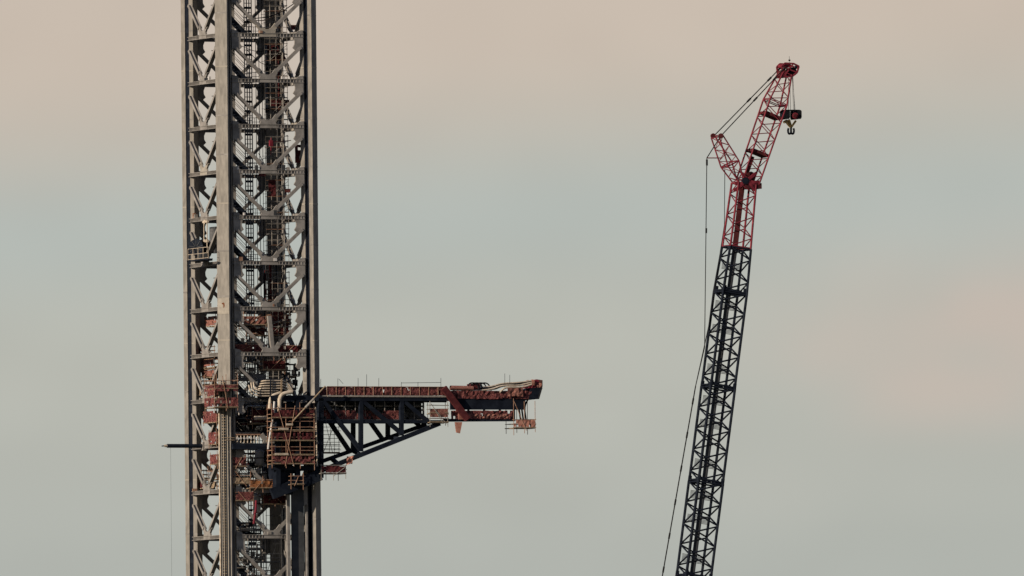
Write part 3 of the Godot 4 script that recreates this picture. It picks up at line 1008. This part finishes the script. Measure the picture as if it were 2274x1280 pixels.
	net(t, "debris_net", R(1181, 861, z + .5), R(1203, 861, z + .5) - R(1181, 861, z + .5), Vector3(0, 1.0, 0), "net_pink", .3, .15)
	tube(t, "bumper", [R(1196, 886, z + .4), R(1202, 866, z + .4), R(1203, 846, z + .4)], .1, "rubber", .3)
	for px in [1160, 1166, 1172]:
		tube(t, "hanging_hose", [R(px, 888, z - 1), R(px - 8, 905, z - 1), R(px - 4, 932, z - 1)], .12, "rubber", .6)
	# red tarpaulin tied to the lower chord
	var g0 := R(769, 1032, z + .6)
	net(t, "tarpaulin", g0, Vector3(.9, .05, 0), Vector3(.05, 1.0, 0), "tarp", 0, .18)


# ---------------------------------------------------------------- pipes, ladder, hoist beam, cable drum and vessels
func tower_fittings() -> void:
	# ladder rack down the outer face of the nearest column
	var od := Vector3(-1, 0, 1).normalized()
	var al := Vector3(1, 0, 1).normalized()
	var c := Vector3(-HALF, 0, HALF) + od * (COL * .5)
	var ytop := R(498, 846, 7.2).y
	var lt := thing("cable_ladder", "long tan rung ladder fixed down the lit face of the nearest column", "ladder", TF, c + Vector3(0, 30, 0))
	var lo := 30.0
	for s in [[-.36, .14, .1], [.22, .14, .1]]:
		member(lt, "side_rail", "box", c + al * s[0] + od * .08 + Vector3(0, lo, 0), c + al * s[0] + od * .08 + Vector3(0, ytop, 0), s[1] * .7, .1, "slate", al)
	member(lt, "flange", "box", c - al * .72 + od * .09 + Vector3(0, lo, 0), c - al * .72 + od * .09 + Vector3(0, ytop - 1.0, 0), .22, .16, "insulation", al)
	member(lt, "back_plate", "box", c - al * .07 + od * .05 + Vector3(0, lo, 0), c - al * .07 + od * .05 + Vector3(0, ytop, 0), .5, .08, "patch", al)
	var y := 56.0
	while y < ytop:
		member(lt, "rung", "box", c - al * .32 + od * .12 + Vector3(0, y, 0), c + al * .18 + od * .12 + Vector3(0, y, 0), .07, .09, "plank")
		y += .38
	y = 56.0
	while y < ytop - 3:
		member(lt, "cover_plate", "box", c + al * .52 + od * .06 + Vector3(0, y, 0), c + al * .52 + od * .06 + Vector3(0, y + 2.0, 0), .5, .1, "patch", al)
		y += 2.06
	# pale pipe bundle
	var pb := thing("pipe_bundle", "bundle of seven cream insulated pipes curving across the wide face above the arm root", "pipes", TF, R(600, 886, 7.2))
	for k in 7:
		var py := 846.0 + k * 5.7
		var zz := 7.5
		var l := 586.0 - k * 2.5
		var pts: Array = [R(l - 14, py + 14 - k * 4, zz - 1.8), R(l - 8, py + 2, zz - .8), R(l, py, zz)]
		if k >= 4:
			pts = [R(562 - (k - 4) * 5, py - 24, zz - 1), R(564 - (k - 4) * 4, py - 6, zz - .4), R(574, py, zz)]
		if k < 4:
			pts += [R(630, py, zz), R(640, py + 6, zz), R(650 - k * 2, 869, zz)]
		else:
			pts += [R(618, py, zz), R(624, py + 3, zz - .6)]
		tube(pb, "pipe", pts, .1, "insulation", .5)
	slab(pb, "dark_gap_sheet", R(572, 888, 6.9) - Vector3(0, 0, .1), R(634, 842, 6.9), "black_steel")  # black sheet added behind the pipes to darken the gaps between them
	for px in [601, 625]:
		member(pb, "clamp_post", "box", R(px, 842, 7.75), R(px - 1, 884, 7.75), .16, .14, "black_steel" if px < 610 else "plank")
	var el := thing("elbow_pipes", "two thick pale elbow pipes turning down into the arm root", "pipes", TF, R(612, 912, 8.0))
	tube(el, "pipe", [R(598, 908, 8.2), R(600, 880, 8.2), R(622, 873, 8.2)], .21, "insulation", .9, 12)
	tube(el, "pipe", [R(620, 914, 9.0), R(620, 876, 9.0), R(648, 871, 9.0)], .26, "insulation", 1.1, 12)
	wheel(el, "flange", R(620, 906, 9.0), Vector3.UP, .36, .1, "galvanised")
	# cable chain and hose from the arm to the root
	var hs := thing("guide_boom", "slanting tan tube running from the arm's walkway down to the root scaffold", "tube", TF, R(656, 934, 9.8))
	member(hs, "tube", "rod", R(650, 936, 9.8), R(722, 858, 9.8), .2, .2, "plank")
	member(hs, "sleeve", "rod", R(678, 906, 9.8), R(697, 886, 9.8), .34, .34, "galvanised")
	var vs := thing("drop_hose", "long pale hose hanging down left of the root scaffold", "hose", TF, R(592, 1000, 9.0))
	tube(vs, "hose", [R(609, 892, 9.0), R(607, 920, 9.0), R(602, 950, 9.0), R(597, 980, 9.0), R(595, 998, 9.0)], .14, "white_paint", 1.0)
	var vp := thing("stand_pipe", "straight pale vertical pipe on the right edge of the arm root", "pipe", TF, R(704, 1036, 9.2))
	member(vp, "pipe", "rod", R(704, 1036, 9.2), R(701, 905, 9.2), .2, .2, "insulation")
	wheel(vp, "collar", R(703, 980, 9.2), Vector3.UP, .18, .12, "galvanised")
	# cream bars and boxes on the scaffold
	var bars := [[565, 929, 592, "cream lagged drum lying under the pipe bundle", .3], [618, 953, 640, "short cream board leaning on the root scaffold, lower", .2], [635, 943, 650, "short cream board leaning on the root scaffold, upper", .2], [610, 1009, 640, "long cream board resting near the foot of the root scaffold", .2]]
	for b in bars:
		var z: float = 6.6 if b[0] == 565 else 9.75
		var a := R(b[0], b[1], z)
		var e := R(b[2], b[1], z)
		var t := thing("lagged_drum" if b[0] == 565 else "board", b[3], "drum" if b[0] == 565 else "board", TF, a - Vector3(0, b[4], 0))
		if b[0] == 565:
			member(t, "shell", "rod", a, e, .55, .55, "insulation")
			wheel(t, "end_cap", e, Vector3.RIGHT, .34, .12, "plank")
		else:
			member(t, "face", "box", a, e, .08, .26, "insulation")
			member(t, "batten", "box", a - Vector3(0, .14, 0), e - Vector3(0, .14, 0), .12, .06, "plank")
	# dark hoist beam through the tower with a row of valves on it
	var hb0 := L(455, 991, -6.4)
	var hb := thing("hoist_beam", "dark round beam sticking out past the left column", "beam", TF, hb0)
	var tipp := hb0 + Vector3(-5.4, 0, 0)
	member(hb, "shaft", "rod", hb0 + Vector3(2.0, 0, 0), tipp, .52, .52, "black_steel")
	member(hb, "tip", "rod", tipp, tipp - Vector3(.35, 0, 0), .34, .34, "insulation")
	member(hb, "spike", "rod", tipp - Vector3(.3, 0, 0), tipp - Vector3(.75, .03, 0), .14, .14, "black_steel")
	member(hb, "bracket", "box", hb0 + Vector3(-.2, .5, 0), hb0 + Vector3(-.2, -.6, 0), .5, .6, "steel")
	member(hb, "tag_line", "rod", tipp + Vector3(.5, -.2, 0), tipp + Vector3(.5, -60, 0), .025, .025, "rope")
	var mf := thing("valve_manifold", "dark manifold beam with a row of small pale valves on the wide face", "manifold", TF, R(552, 1002, 7.4))
	member(mf, "header", "box", R(515, 992, 7.4), R(600, 992, 7.4), .6, .75, "black_steel")
	member(mf, "top_pipe", "rod", R(524, 966, 7.6), R(578, 966, 7.6), .2, .2, "rusty_tube")
	for k in 7:
		var px := 527.0 + k * 7.5
		member(mf, "valve", "rod", R(px, 968, 7.6), R(px, 984, 7.6), .16, .16, "insulation")
		wheel(mf, "hand_wheel", R(px, 974, 7.75), Vector3.BACK, .16, .08, "white_paint")
	for py in [973, 978]:
		member(mf, "feed_pipe", "rod", R(500, py, 7.9), R(520, py, 7.9), .12, .12, "plank")
	# white vessels behind the platforms
	var ves := [[536, 1000, 1045, .38, "slim white vessel left of two in the shaded bay under the manifold"], [576, 1000, 1036, .62, "wide white vessel in the shaded bay under the manifold"], [573, 1042, 1066, .4, "small white vessel standing on the orange platform, left"], [588, 1032, 1074, .5, "tall white vessel standing on the orange platform, right"], [570, 1098, 1140, .55, "white vessel behind the red stand pipe below the platforms"], [545, 1216, 1236, .4, "small white vessel low in the tower near the picture's bottom"]]
	for v in ves:
		var z := 3.4
		var a := R(v[0], v[2], z)
		var b := R(v[0], v[1], z)
		var t := thing("vessel", v[4], "vessel", TF, a, "white vessels in the launch tower")
		member(t, "shell", "rod", a + Vector3(0, .3, 0), b - Vector3(0, .25, 0), v[3] * 2, v[3] * 2, "white_paint")
		var sp := SphereMesh.new()
		sp.radius = .5
		sp.height = 1.0
		sp.radial_segments = 16
		sp.rings = 8
		put(t, "dome", sp, "white_paint", Transform3D(Basis.from_scale(Vector3(v[3] * 2, .7, v[3] * 2)), b - Vector3(0, .25, 0)))
		put(t, "dome", sp, "white_paint", Transform3D(Basis.from_scale(Vector3(v[3] * 2, .7, v[3] * 2)), a + Vector3(0, .3, 0)))
		member(t, "strap", "rod", a.lerp(b, .5) - Vector3(0, .06, 0), a.lerp(b, .5) + Vector3(0, .06, 0), v[3] * 2.08, v[3] * 2.08, "black_steel")
	var rs := thing("stand_pipe", "bright red stand pipe below the lowest red platform", "pipe", TF, R(565, 1164, 6.9))
	tube(rs, "pipe", [R(563, 1164, 6.9), R(568, 1130, 6.9), R(568, 1112, 6.9)], .16, "red_paint", .6)
	wheel(rs, "flange", R(566, 1140, 6.9), Vector3.UP, .28, .12, "red_paint")
	# blue grey pipe across the shade
	var bp := thing("cross_pipe", "blue grey pipe crossing the shaded bay beside the root scaffold", "pipe", TF, R(590, 946, 7.0))
	member(bp, "pipe", "rod", R(570, 949, 7.0), R(645, 941, 7.0), .2, .2, "slate")
	wheel(bp, "flange", R(608, 945, 7.0), (R(645, 941, 7.0) - R(570, 949, 7.0)).normalized(), .2, .12, "slate")
	# cable drum on the narrow face
	var x := -7.6
	var dc := L(443, 550, x)
	var dr := thing("cable_drum", "black cable drum with a small caged platform on the narrow face beside the left column", "winch", TF, Vector3(x, L(443, 584, x).y, dc.z))
	var ax := Vector3(-.85, 0, .5).normalized()
	wheel(dr, "drum", dc, ax, 1.0, 1.3, "rubber")
	for s in [-.7, .7]:
		wheel(dr, "rim", dc + ax * s, ax, 1.2, .1, "black_steel")
	for k in 9:
		var a := TAU * k / 9
		var e := Vector3.UP * cos(a) + ax.cross(Vector3.UP) * sin(a)
		member(dr, "spoke", "box", dc + ax * .78 + e * .2, dc + ax * .78 + e * 1.1, .07, .07, "slate")
	slab(dr, "motor", dc + Vector3(-.5, -1.9, .2), dc + Vector3(.4, -.8, 1.6), "slate")
	var pf0 := L(417, 579, x - 1.15)
	var pf1 := L(462, 579, x - 1.15)
	slab(dr, "floor", Vector3(x - 1.2, pf0.y - .15, pf0.z), Vector3(x + .9, pf0.y, pf1.z - 3.6), "black_steel")
	slab(dr, "floor", Vector3(x - 1.2, pf0.y - .15, pf1.z - 3.6), Vector3(x - .5, pf0.y, pf1.z), "black_steel")
	for k in 5:
		var zz := lerpf(pf0.z, pf1.z, k / 4.0)
		member(dr, "rail_post", "rod", Vector3(x - 1.15, pf0.y, zz), Vector3(x - 1.15, pf0.y + 1.5, zz), .07, .07, "insulation")
	for h in [.1, .75, 1.5]:
		member(dr, "guard_rail", "rod", Vector3(x - 1.15, pf0.y + h, pf0.z), Vector3(x - 1.15, pf0.y + h, pf1.z), .07, .07, "insulation")
	var wp := L(456, 560, -7.0)
	var wq := L(456, 493, -7.0)
	var pp := thing("guide_post", "pale twin post with round heads standing above the black cable drum", "post", TF, wp)
	for s in [-.55, .55]:
		member(pp, "post", "rod", wp + Vector3(0, 0, s), wq + Vector3(0, 0, s), .14, .14, "insulation")
	for f in [.35, 1.0]:
		var p := wp.lerp(wq, f)
		wheel(pp, "head", p, Vector3.LEFT, .3, .4, "insulation")
		member(pp, "cross_bar", "box", p - Vector3(0, 0, .8), p + Vector3(0, 0, .8), .3, .25, "insulation")
	var gp := L(472, 562, -6.2)
	var gb := thing("control_cabinet", "grey cabinet behind the pale twin post", "cabinet", TF, gp)
	slab(gb, "case", Vector3(-6.0, gp.y, gp.z - 1.6), Vector3(-5.2, L(472, 504, -6).y, gp.z + .4), "slate")
	slab(gb, "door", Vector3(-6.06, gp.y + .2, gp.z - 1.3), Vector3(-6.0, L(472, 508, -6).y, gp.z + .1), "grating")


# racks of pipes, boxes and trays that fill the working bays; front at z, as wide and high as the picture rectangle
func utility(label: String, px0: float, px1: float, py0: float, py1: float, z: float, depth: float, n: int, mats: Array) -> void:
	var a := R(px0, py1, z)
	var b := R(px1, py0, z)
	var t := thing("utility_rack", label, "pipe rack", TF, Vector3((a.x + b.x) * .5, a.y, z))
	for x in [a.x, b.x]:
		member(t, "rack_post", "box", Vector3(x, a.y, z - depth), Vector3(x, b.y, z - depth), .16, .16, "black_steel")
	for f in [0.05, .95]:
		member(t, "rack_bar", "box", Vector3(a.x, lerpf(a.y, b.y, f), z - depth), Vector3(b.x, lerpf(a.y, b.y, f), z - depth), .14, .2, "black_steel")
	for k in n:
		var m: String = mats[rng.randi() % mats.size()]
		var p := Vector3(rng.randf_range(a.x, b.x), rng.randf_range(a.y, b.y), z - rng.randf_range(0, depth))
		var q := Vector3(rng.randf_range(a.x, b.x), rng.randf_range(a.y, b.y), p.z - rng.randf_range(0, .3))
		var kind := rng.randf()
		if kind < .45:
			# pipe that runs along, turns and drops
			tube(t, "pipe", [Vector3(p.x, p.y, p.z), Vector3(q.x, p.y, p.z), Vector3(q.x, q.y, p.z)], rng.randf_range(.05, .13), m, .4)
		elif kind < .75:
			var w := rng.randf_range(.25, .8)
			var h := rng.randf_range(.25, .9)
			slab(t, "box", p, p + Vector3(minf(w, b.x - p.x + .1), minf(h, b.y - p.y + .1), -.4), m)
		else:
			member(t, "tray", "channel", Vector3(a.x, p.y, p.z), Vector3(b.x, p.y, p.z), .3, .1, m)


func utilities() -> void:
	var dark := ["black_steel", "black_steel", "slate", "grating", "galvanised"]
	var mixed := ["black_steel", "slate", "galvanised", "white_paint", "maroon", "rusty_tube", "black_steel"]
	utility("tangle of dark boxes and pipes under the lowest plain beam left of the pale pipes", 522, 584, 800, 842, 3.5, 2.0, 22, dark)
	utility("dark pipe tangle right of the pale pipes under the right column's gusset", 634, 668, 806, 866, 4.0, 2.0, 20, dark)
	utility("mixed pipes and boxes in the shaded bay between ladder and arm root", 520, 604, 892, 962, 4.6, 2.4, 40, mixed)
	utility("dense pipes and boxes in the bay under the valve manifold", 520, 606, 1004, 1062, 3.0, 2.0, 40, mixed)
	utility("pipes and boxes low in the tower under the red stand pipe", 528, 588, 1160, 1186, 4.2, 1.6, 16, dark)
	utility("grey pipes and boxes in the lowest bay in view", 520, 592, 1206, 1284, 2.6, 2.0, 34, ["black_steel", "slate", "grating", "galvanised", "white_paint"])
	utility("pipes behind the net platforms left of the upright post", 522, 592, 722, 764, .5, 1.6, 18, mixed)
	utility("small pipes and boxes in front of the far column halfway up", 592, 618, 560, 676, -2.6, .8, 18, ["black_steel", "maroon", "slate", "maroon"])
	utility("dark equipment in front of the far column near the top", 596, 622, 100, 250, -2.8, .8, 20, ["black_steel", "slate", "maroon", "black_steel"])
	var w := thing("added_dark_box", "black box added to darken the bay behind the valve manifold", "dark_box", TF, R(556, 968, 1.5))  # black box added in place of the darkness inside the bay
	slab(w, "case", R(522, 968, 1.5) - Vector3(0, 0, 3.0), R(604, 896, 1.5), "black_steel")
	for k in 4:
		var p := R(528 + k * 19, 962, 1.5)
		slab(w, "panel", p + Vector3(0, 0, .01), p + Vector3(1.0, 3.6, .08), "slate")


# ---------------------------------------------------------------- the crane
func K(px: float, py: float, z := 0.0) -> Vector3:
	return fz(CF, px, py, z)


# a four-chord lattice from a to b; e widths in the luffing plane, f widths across it
func lattice(par: Node3D, a: Vector3, b: Vector3, e0: float, e1: float, f0: float, f1: float, panels: int, cr: float, lr: float, mat: String, frames := true) -> void:
	var d := (b - a).normalized()
	var e := Vector3(d.y, -d.x, 0)
	var f := Vector3(0, 0, 1)
	var sg := [[-1, 1], [1, 1], [1, -1], [-1, -1]]
	var at := func(i: int, t: float) -> Vector3:
		return a.lerp(b, t) + e * (sg[i][0] * lerpf(e0, e1, t) * .5) + f * (sg[i][1] * lerpf(f0, f1, t) * .5)
	for i in 4:
		member(par, "chord", "rod", at.call(i, 0.0), at.call(i, 1.0), cr, cr, mat)
		var j := (i + 1) % 4
		for k in panels:
			var odd := (k + i) % 2 == 1
			member(par, "lacing", "rod", at.call(j if odd else i, (k + .04) / panels), at.call(i if odd else j, (k + .96) / panels), lr, lr, mat)
		if frames:
			for t in [0.012, 0.988]:
				member(par, "end_bar", "rod", at.call(i, t), at.call(j, t), lr * 1.1, lr * 1.1, mat)


func crane() -> void:
	var p1 := K(1542.5, 1270)
	var p0 := K(1622.5, 650)
	var d := (p0 - p1).normalized()
	var foot := p1 - d * ((p1.y - 2.6) / d.y)
	var t := thing("crawler_crane", "lattice boom crane with black lower boom and red jib standing beside the tower", "crane", CF, Vector3(foot.x, 0, 0))
	# boom sections, from the joint at py 650 downwards
	var ks := (K(1600, 650).y - K(1600, 750).y) / 100.0
	var joints := [p0]
	var step := 211.0 * ks / d.y
	var q := p0
	while q.y - step * d.y > foot.y + 6.0:
		q -= d * step
		joints.append(q)
	for i in joints.size() - 1:
		var s := assembly(t, "boom_section")
		var w0: float = lerpf(3.36, 3.56, clampf(i / 3.0, 0, 1))
		lattice(s, joints[i + 1], joints[i], w0, w0, w0, w0, 9, .38, .22, "black_steel")
		boom_inside(s, joints[i + 1], joints[i], w0, "black_steel")
	var ft := assembly(t, "boom_section")
	lattice(ft, foot, joints[-1], .9, 3.56, 3.4, 3.56, 8, .36, .19, "black_steel")
	# tapering black piece, then the red ones
	var p2 := K(1636, 551)
	var p3 := K(1652.5, 408)
	var bt := assembly(t, "boom_section")
	lattice(bt, p0, p2, 3.36, 2.95, 3.36, 2.95, 4, .36, .21, "black_steel")
	boom_inside(bt, p0, p2, 3.0, "black_steel")
	var br := assembly(t, "boom_section")
	lattice(br, p2, p3, 2.9, 2.5, 2.9, 2.5, 6, .3, .15, "red_paint")
	member(br, "walkway", "box", p2 + Vector3(-.3, 0, .2), p3 + Vector3(-.3, 0, .2), .75, .08, "maroon", Vector3(0, 0, 1))
	# the knuckle between boom and jib
	var kn := assembly(t, "knuckle")
	for z in [-1.2, 1.2]:
		member(kn, "cheek_bar", "box", K(1630, 424, z), K(1680, 384, z), .3, .35, "red_paint")
		member(kn, "cheek_bar", "box", K(1676, 424, z), K(1648, 384, z), .3, .35, "red_paint")
		member(kn, "cheek_bar", "box", K(1632, 408, z), K(1686, 404, z), .25, .4, "red_paint")
		wheel(kn, "pivot", K(1655, 402, z), Vector3.BACK, .5, .4, "black_steel")
		wheel(kn, "sheave", K(1668, 392, z * .4), Vector3.BACK, .65, .25, "maroon")
	slab(kn, "service_platform", K(1646, 415) - Vector3(0, .3, 1.3), K(1684, 408) + Vector3(0, 0, 1.3), "maroon")
	# jib
	var j0 := K(1661, 404)
	var j1 := K(1722, 227)
	var j2 := K(1744, 163)
	var jb := assembly(t, "jib")
	lattice(jb, j0, j1, 2.35, 2.5, 2.5, 2.5, 9, .24, .12, "red_paint")
	lattice(jb, j1, j2, 2.5, 1.2, 2.5, 1.8, 4, .22, .11, "red_paint")
	var dj := (j1 - j0).normalized()
	var ej := Vector3(dj.y, -dj.x, 0)
	for f in [.36, .83]:
		var c := j0.lerp(j1, f)
		member(jb, "platform", "box", c - ej * 1.15, c + ej * 1.15, 2.3, .4, "maroon")
	member(jb, "rope_tray", "box", j0 - ej * .5, j0.lerp(j1, .3) - ej * .5, .5, .1, "maroon", Vector3(0, 0, 1))
	# jib head
	var hd := assembly(t, "jib_head")
	for z in [-.9, .9]:
		var hp := PackedVector2Array()
		for p in [[1734, 172], [1731, 148], [1738, 141], [1757, 142], [1769, 148], [1765, 162], [1755, 170]]:
			var v := K(p[0], p[1], 0)
			hp.append(Vector2(v.x, v.y))
		for i in hp.size():
			var a := hp[i]
			var b := hp[(i + 1) % hp.size()]
			member(hd, "frame_bar", "box", Vector3(a.x, a.y, z), Vector3(b.x, b.y, z), .2, .2, "red_paint")
		member(hd, "frame_bar", "box", Vector3(hp[0].x, hp[0].y, z), Vector3(hp[3].x, hp[3].y, z), .16, .16, "red_paint")
		member(hd, "frame_bar", "box", Vector3(hp[1].x, hp[1].y, z), Vector3(hp[5].x, hp[5].y, z), .16, .16, "red_paint")
	slab(hd, "head_plate", K(1733, 150) - Vector3(0, 0, .8), K(1752, 144) + Vector3(0, 0, .8), "red_paint")
	wheel(hd, "sheave", K(1738, 164), Vector3.BACK, .55, .9, "maroon")
	wheel(hd, "sheave", K(1757, 160), Vector3.BACK, .6, 1.4, "rubber")
	wheel(hd, "sheave", K(1749, 163), Vector3.BACK, .5, 1.2, "rubber")
	slab(hd, "lamp_box", K(1766, 153) - Vector3(0, 0, .2), K(1771, 146) + Vector3(0, 0, .2), "black_steel")
	member(hd, "antenna", "rod", K(1754, 143), K(1753, 125), .05, .05, "rope")
	wheel(hd, "anemometer", K(1753.5, 134), Vector3.UP, .14, .2, "rope")
	# luffing strut
	var sp := K(1639, 402)
	var st := K(1592.5, 303)
	var sm := sp.lerp(st, .38)
	var ls := assembly(t, "luffing_strut")
	lattice(ls, sp, sm, .7, 1.7, 2.3, 2.6, 3, .2, .1, "red_paint")
	lattice(ls, sm, st, 1.7, .55, 2.6, 2.9, 5, .2, .1, "red_paint")
	member(ls, "head_bar", "rod", K(1592.5, 302, -1.6), K(1592.5, 302, 1.6), .3, .3, "red_paint")
	for z in [-1.45, 1.45]:
		wheel(ls, "sheave", K(1592.5 + z * 5.9, 302, z), Vector3.BACK, .35, .3, "maroon")
	# stay lines
	var sl := assembly(t, "stay_lines")
	var zt := 1.45
	for z in [-1.45, 1.45]:
		var a := Vector3(st.x, st.y, z)
		var b := Vector3(K(1741, 148).x, K(1741, 148).y, z * .62)
		member(sl, "pendant", "rod", a, b, .14, .14, "rope")
		for f in [.5, .8, .93]:
			var c := a.lerp(b, f)
			member(sl, "link", "rod", c, c + (b - a).normalized() * .7, .26, .26, "rope")
	var tri := K(1570, 351, zt)
	member(sl, "pendant", "rod", Vector3(st.x, st.y, zt), tri, .14, .14, "rope")
	member(sl, "spacer", "rod", tri, K(1604, 351, zt), .14, .14, "red_paint")
	member(sl, "link", "rod", tri + Vector3(0, -.2, 0), tri + Vector3(0, -1.0, 0), .28, .28, "rope")
	var guide := K(1565, 772, zt)
	member(sl, "backstay", "rod", tri, guide, .12, .12, "rope")
	member(sl, "link", "rod", K(1568.7, 507, zt), K(1568.6, 518, zt), .26, .26, "rope")
	var tri2 := K(1610, 376, -zt)
	member(sl, "backstay", "rod", tri2, K(1609, 500, -zt), .1, .1, "rope")
	member(sl, "backstay", "rod", K(1609, 500, -zt), K(1574, 725, -zt), .1, .1, "rope")
	member(sl, "backstay", "rod", K(1574, 725, -zt), K(1545, 858, 0), .12, .12, "rope")
	var g2 := K(1545, 858, 0)
	member(sl, "backstay", "rod", guide, g2, .12, .12, "rope")
	var anchor_d := (K(1472, 1275) - g2).normalized()
	var anchor := g2 + anchor_d * ((4.2 - g2.y) / anchor_d.y)
	member(sl, "backstay", "rod", g2, anchor, .17, .17, "rope")
	var f := .02
	while f < .5:
		var c := g2.lerp(anchor, f)
		member(sl, "link", "rod", c, c + anchor_d * .8, .26, .26, "rope")
		f += .055
	# hoist ropes
	var hr := assembly(t, "hoist_ropes")
	for r in [[1751, 1751.5, -.4], [1754, 1756, .2], [1759, 1763, -.3], [1761, 1765, .4], [1760, 1766, 0.0]]:
		member(hr, "rope", "rod", K(r[0], 166, r[2]), K(r[1], 244, r[2]), .06, .06, "grating")
	# crawler base below the picture
	var cb := assembly(t, "carrier")
	for z in [-4.2, 4.2]:
		slab(cb, "track", Vector3(foot.x - 6.5, 0, z - .9), Vector3(foot.x + 5.5, 2.0, z + .9), "rubber")
	slab(cb, "deck", Vector3(anchor.x - 1.0, 1.6, -3.3), Vector3(foot.x + 1.6, 3.6, 3.3), "red_paint")
	slab(cb, "counterweight", Vector3(anchor.x - 4.0, 2.0, -3.4), Vector3(anchor.x + .8, 5.0, 3.4), "black_steel")
	slab(cb, "cab", Vector3(foot.x - 2.0, 3.6, 1.6), Vector3(foot.x + 1.2, 6.0, 3.2), "white_paint")
	hook_block()


func boom_inside(s: Node3D, a: Vector3, b: Vector3, w: float, mat: String) -> void:
	var d := (b - a).normalized()
	var e := Vector3(d.y, -d.x, 0)
	var z := Vector3(0, 0, 1)
	var o := -e * w * .12 + z * .3
	# catwalk with cleats along the boom and the hoist ropes beside it
	member(s, "catwalk", "box", a + o, b + o, .55, .06, "slate", z)
	for k in [-.3, .3]:
		member(s, "catwalk_rail", "rod", a + o + e * k + z * .1, b + o + e * k + z * .1, .12, .12, mat)
	for k in [-.75, -.6]:
		member(s, "rope", "rod", a + o + e * k, b + o + e * k, .1, .1, "rope")
	var n := maxi(1, int(a.distance_to(b) / 4.2))
	for k in n:
		var c := a.lerp(b, (k + .6 + (k % 2) * .25) / n)
		put(s, "wind_screen", U["screen"], "slate", Transform3D(Basis(e * w * .84, d * 1.05, z), c - z * w * .4)).set_meta("kind", "stuff")
	for c in [a + d * .35]:
		for i in [-1, 1]:
			for j in [-1, 1]:
				member(s, "lug", "box", c + e * i * w * .49 + z * j * w * .49 - d * .35, c + e * i * w * .49 + z * j * w * .49 + d * .35, .38, .38, mat)
		member(s, "cross_beam", "box", c - e * w * .48 + z * w * .1, c + e * w * .48 + z * w * .1, .2, .22, mat)


func hook_block() -> void:
	var t := thing("hook_block", "heavy black and red hook block hanging from the jib head on ropes", "hook", CF, K(1757, 299))
	for r in [[1737, 1750], [1760, 1776]]:
		var a := K(r[0], 266)
		var b := K(r[1], 245)
		for z in [-.55, .55]:
			var p := PackedVector2Array([Vector2(a.x + .12, a.y), Vector2(b.x - .12, a.y + .08), Vector2(b.x, a.y + .3), Vector2(b.x, b.y - .15), Vector2(b.x - .12, b.y), Vector2(a.x + .1, b.y), Vector2(a.x, b.y - .12), Vector2(a.x, a.y + .2)])
			put(t, "cheek_weight", prism(p, z - .22, z + .22), "rubber")
		wheel(t, "sheave", (a + b) * .5, Vector3.BACK, .5, .5, "black_steel")
	member(t, "top_bar", "box", K(1738, 245), K(1775, 245), .4, .14, "rubber")
	wheel(t, "sheave", K(1766, 257, .9), Vector3.BACK, .42, .3, "red_paint")
	wheel(t, "sheave_cap", K(1766, 257, 1.1), Vector3.BACK, .25, .2, "maroon")
	for p in [[1746, 270, 1756, 282], [1768, 268, 1758, 282], [1752, 266, 1756, 280], [1741, 272, 1748, 268]]:
		member(t, "shackle", "box", K(p[0], p[1], .5), K(p[2], p[3], .3), .26, .28, "yellow_paint")
	member(t, "swivel", "rod", K(1757, 278), K(1757, 286), .3, .3, "black_steel")
	for s in [-1, 1]:
		var pts: Array = [K(1757, 282)]
		pts.append(K(1757, 297))
		pts.append(K(1757 + s * 5.5, 297.5))
		pts.append(K(1757 + s * 7, 290))
		pts.append(K(1757 + s * 5.5, 285))
		tube(t, "hook", pts, .14, "black_steel", .35)
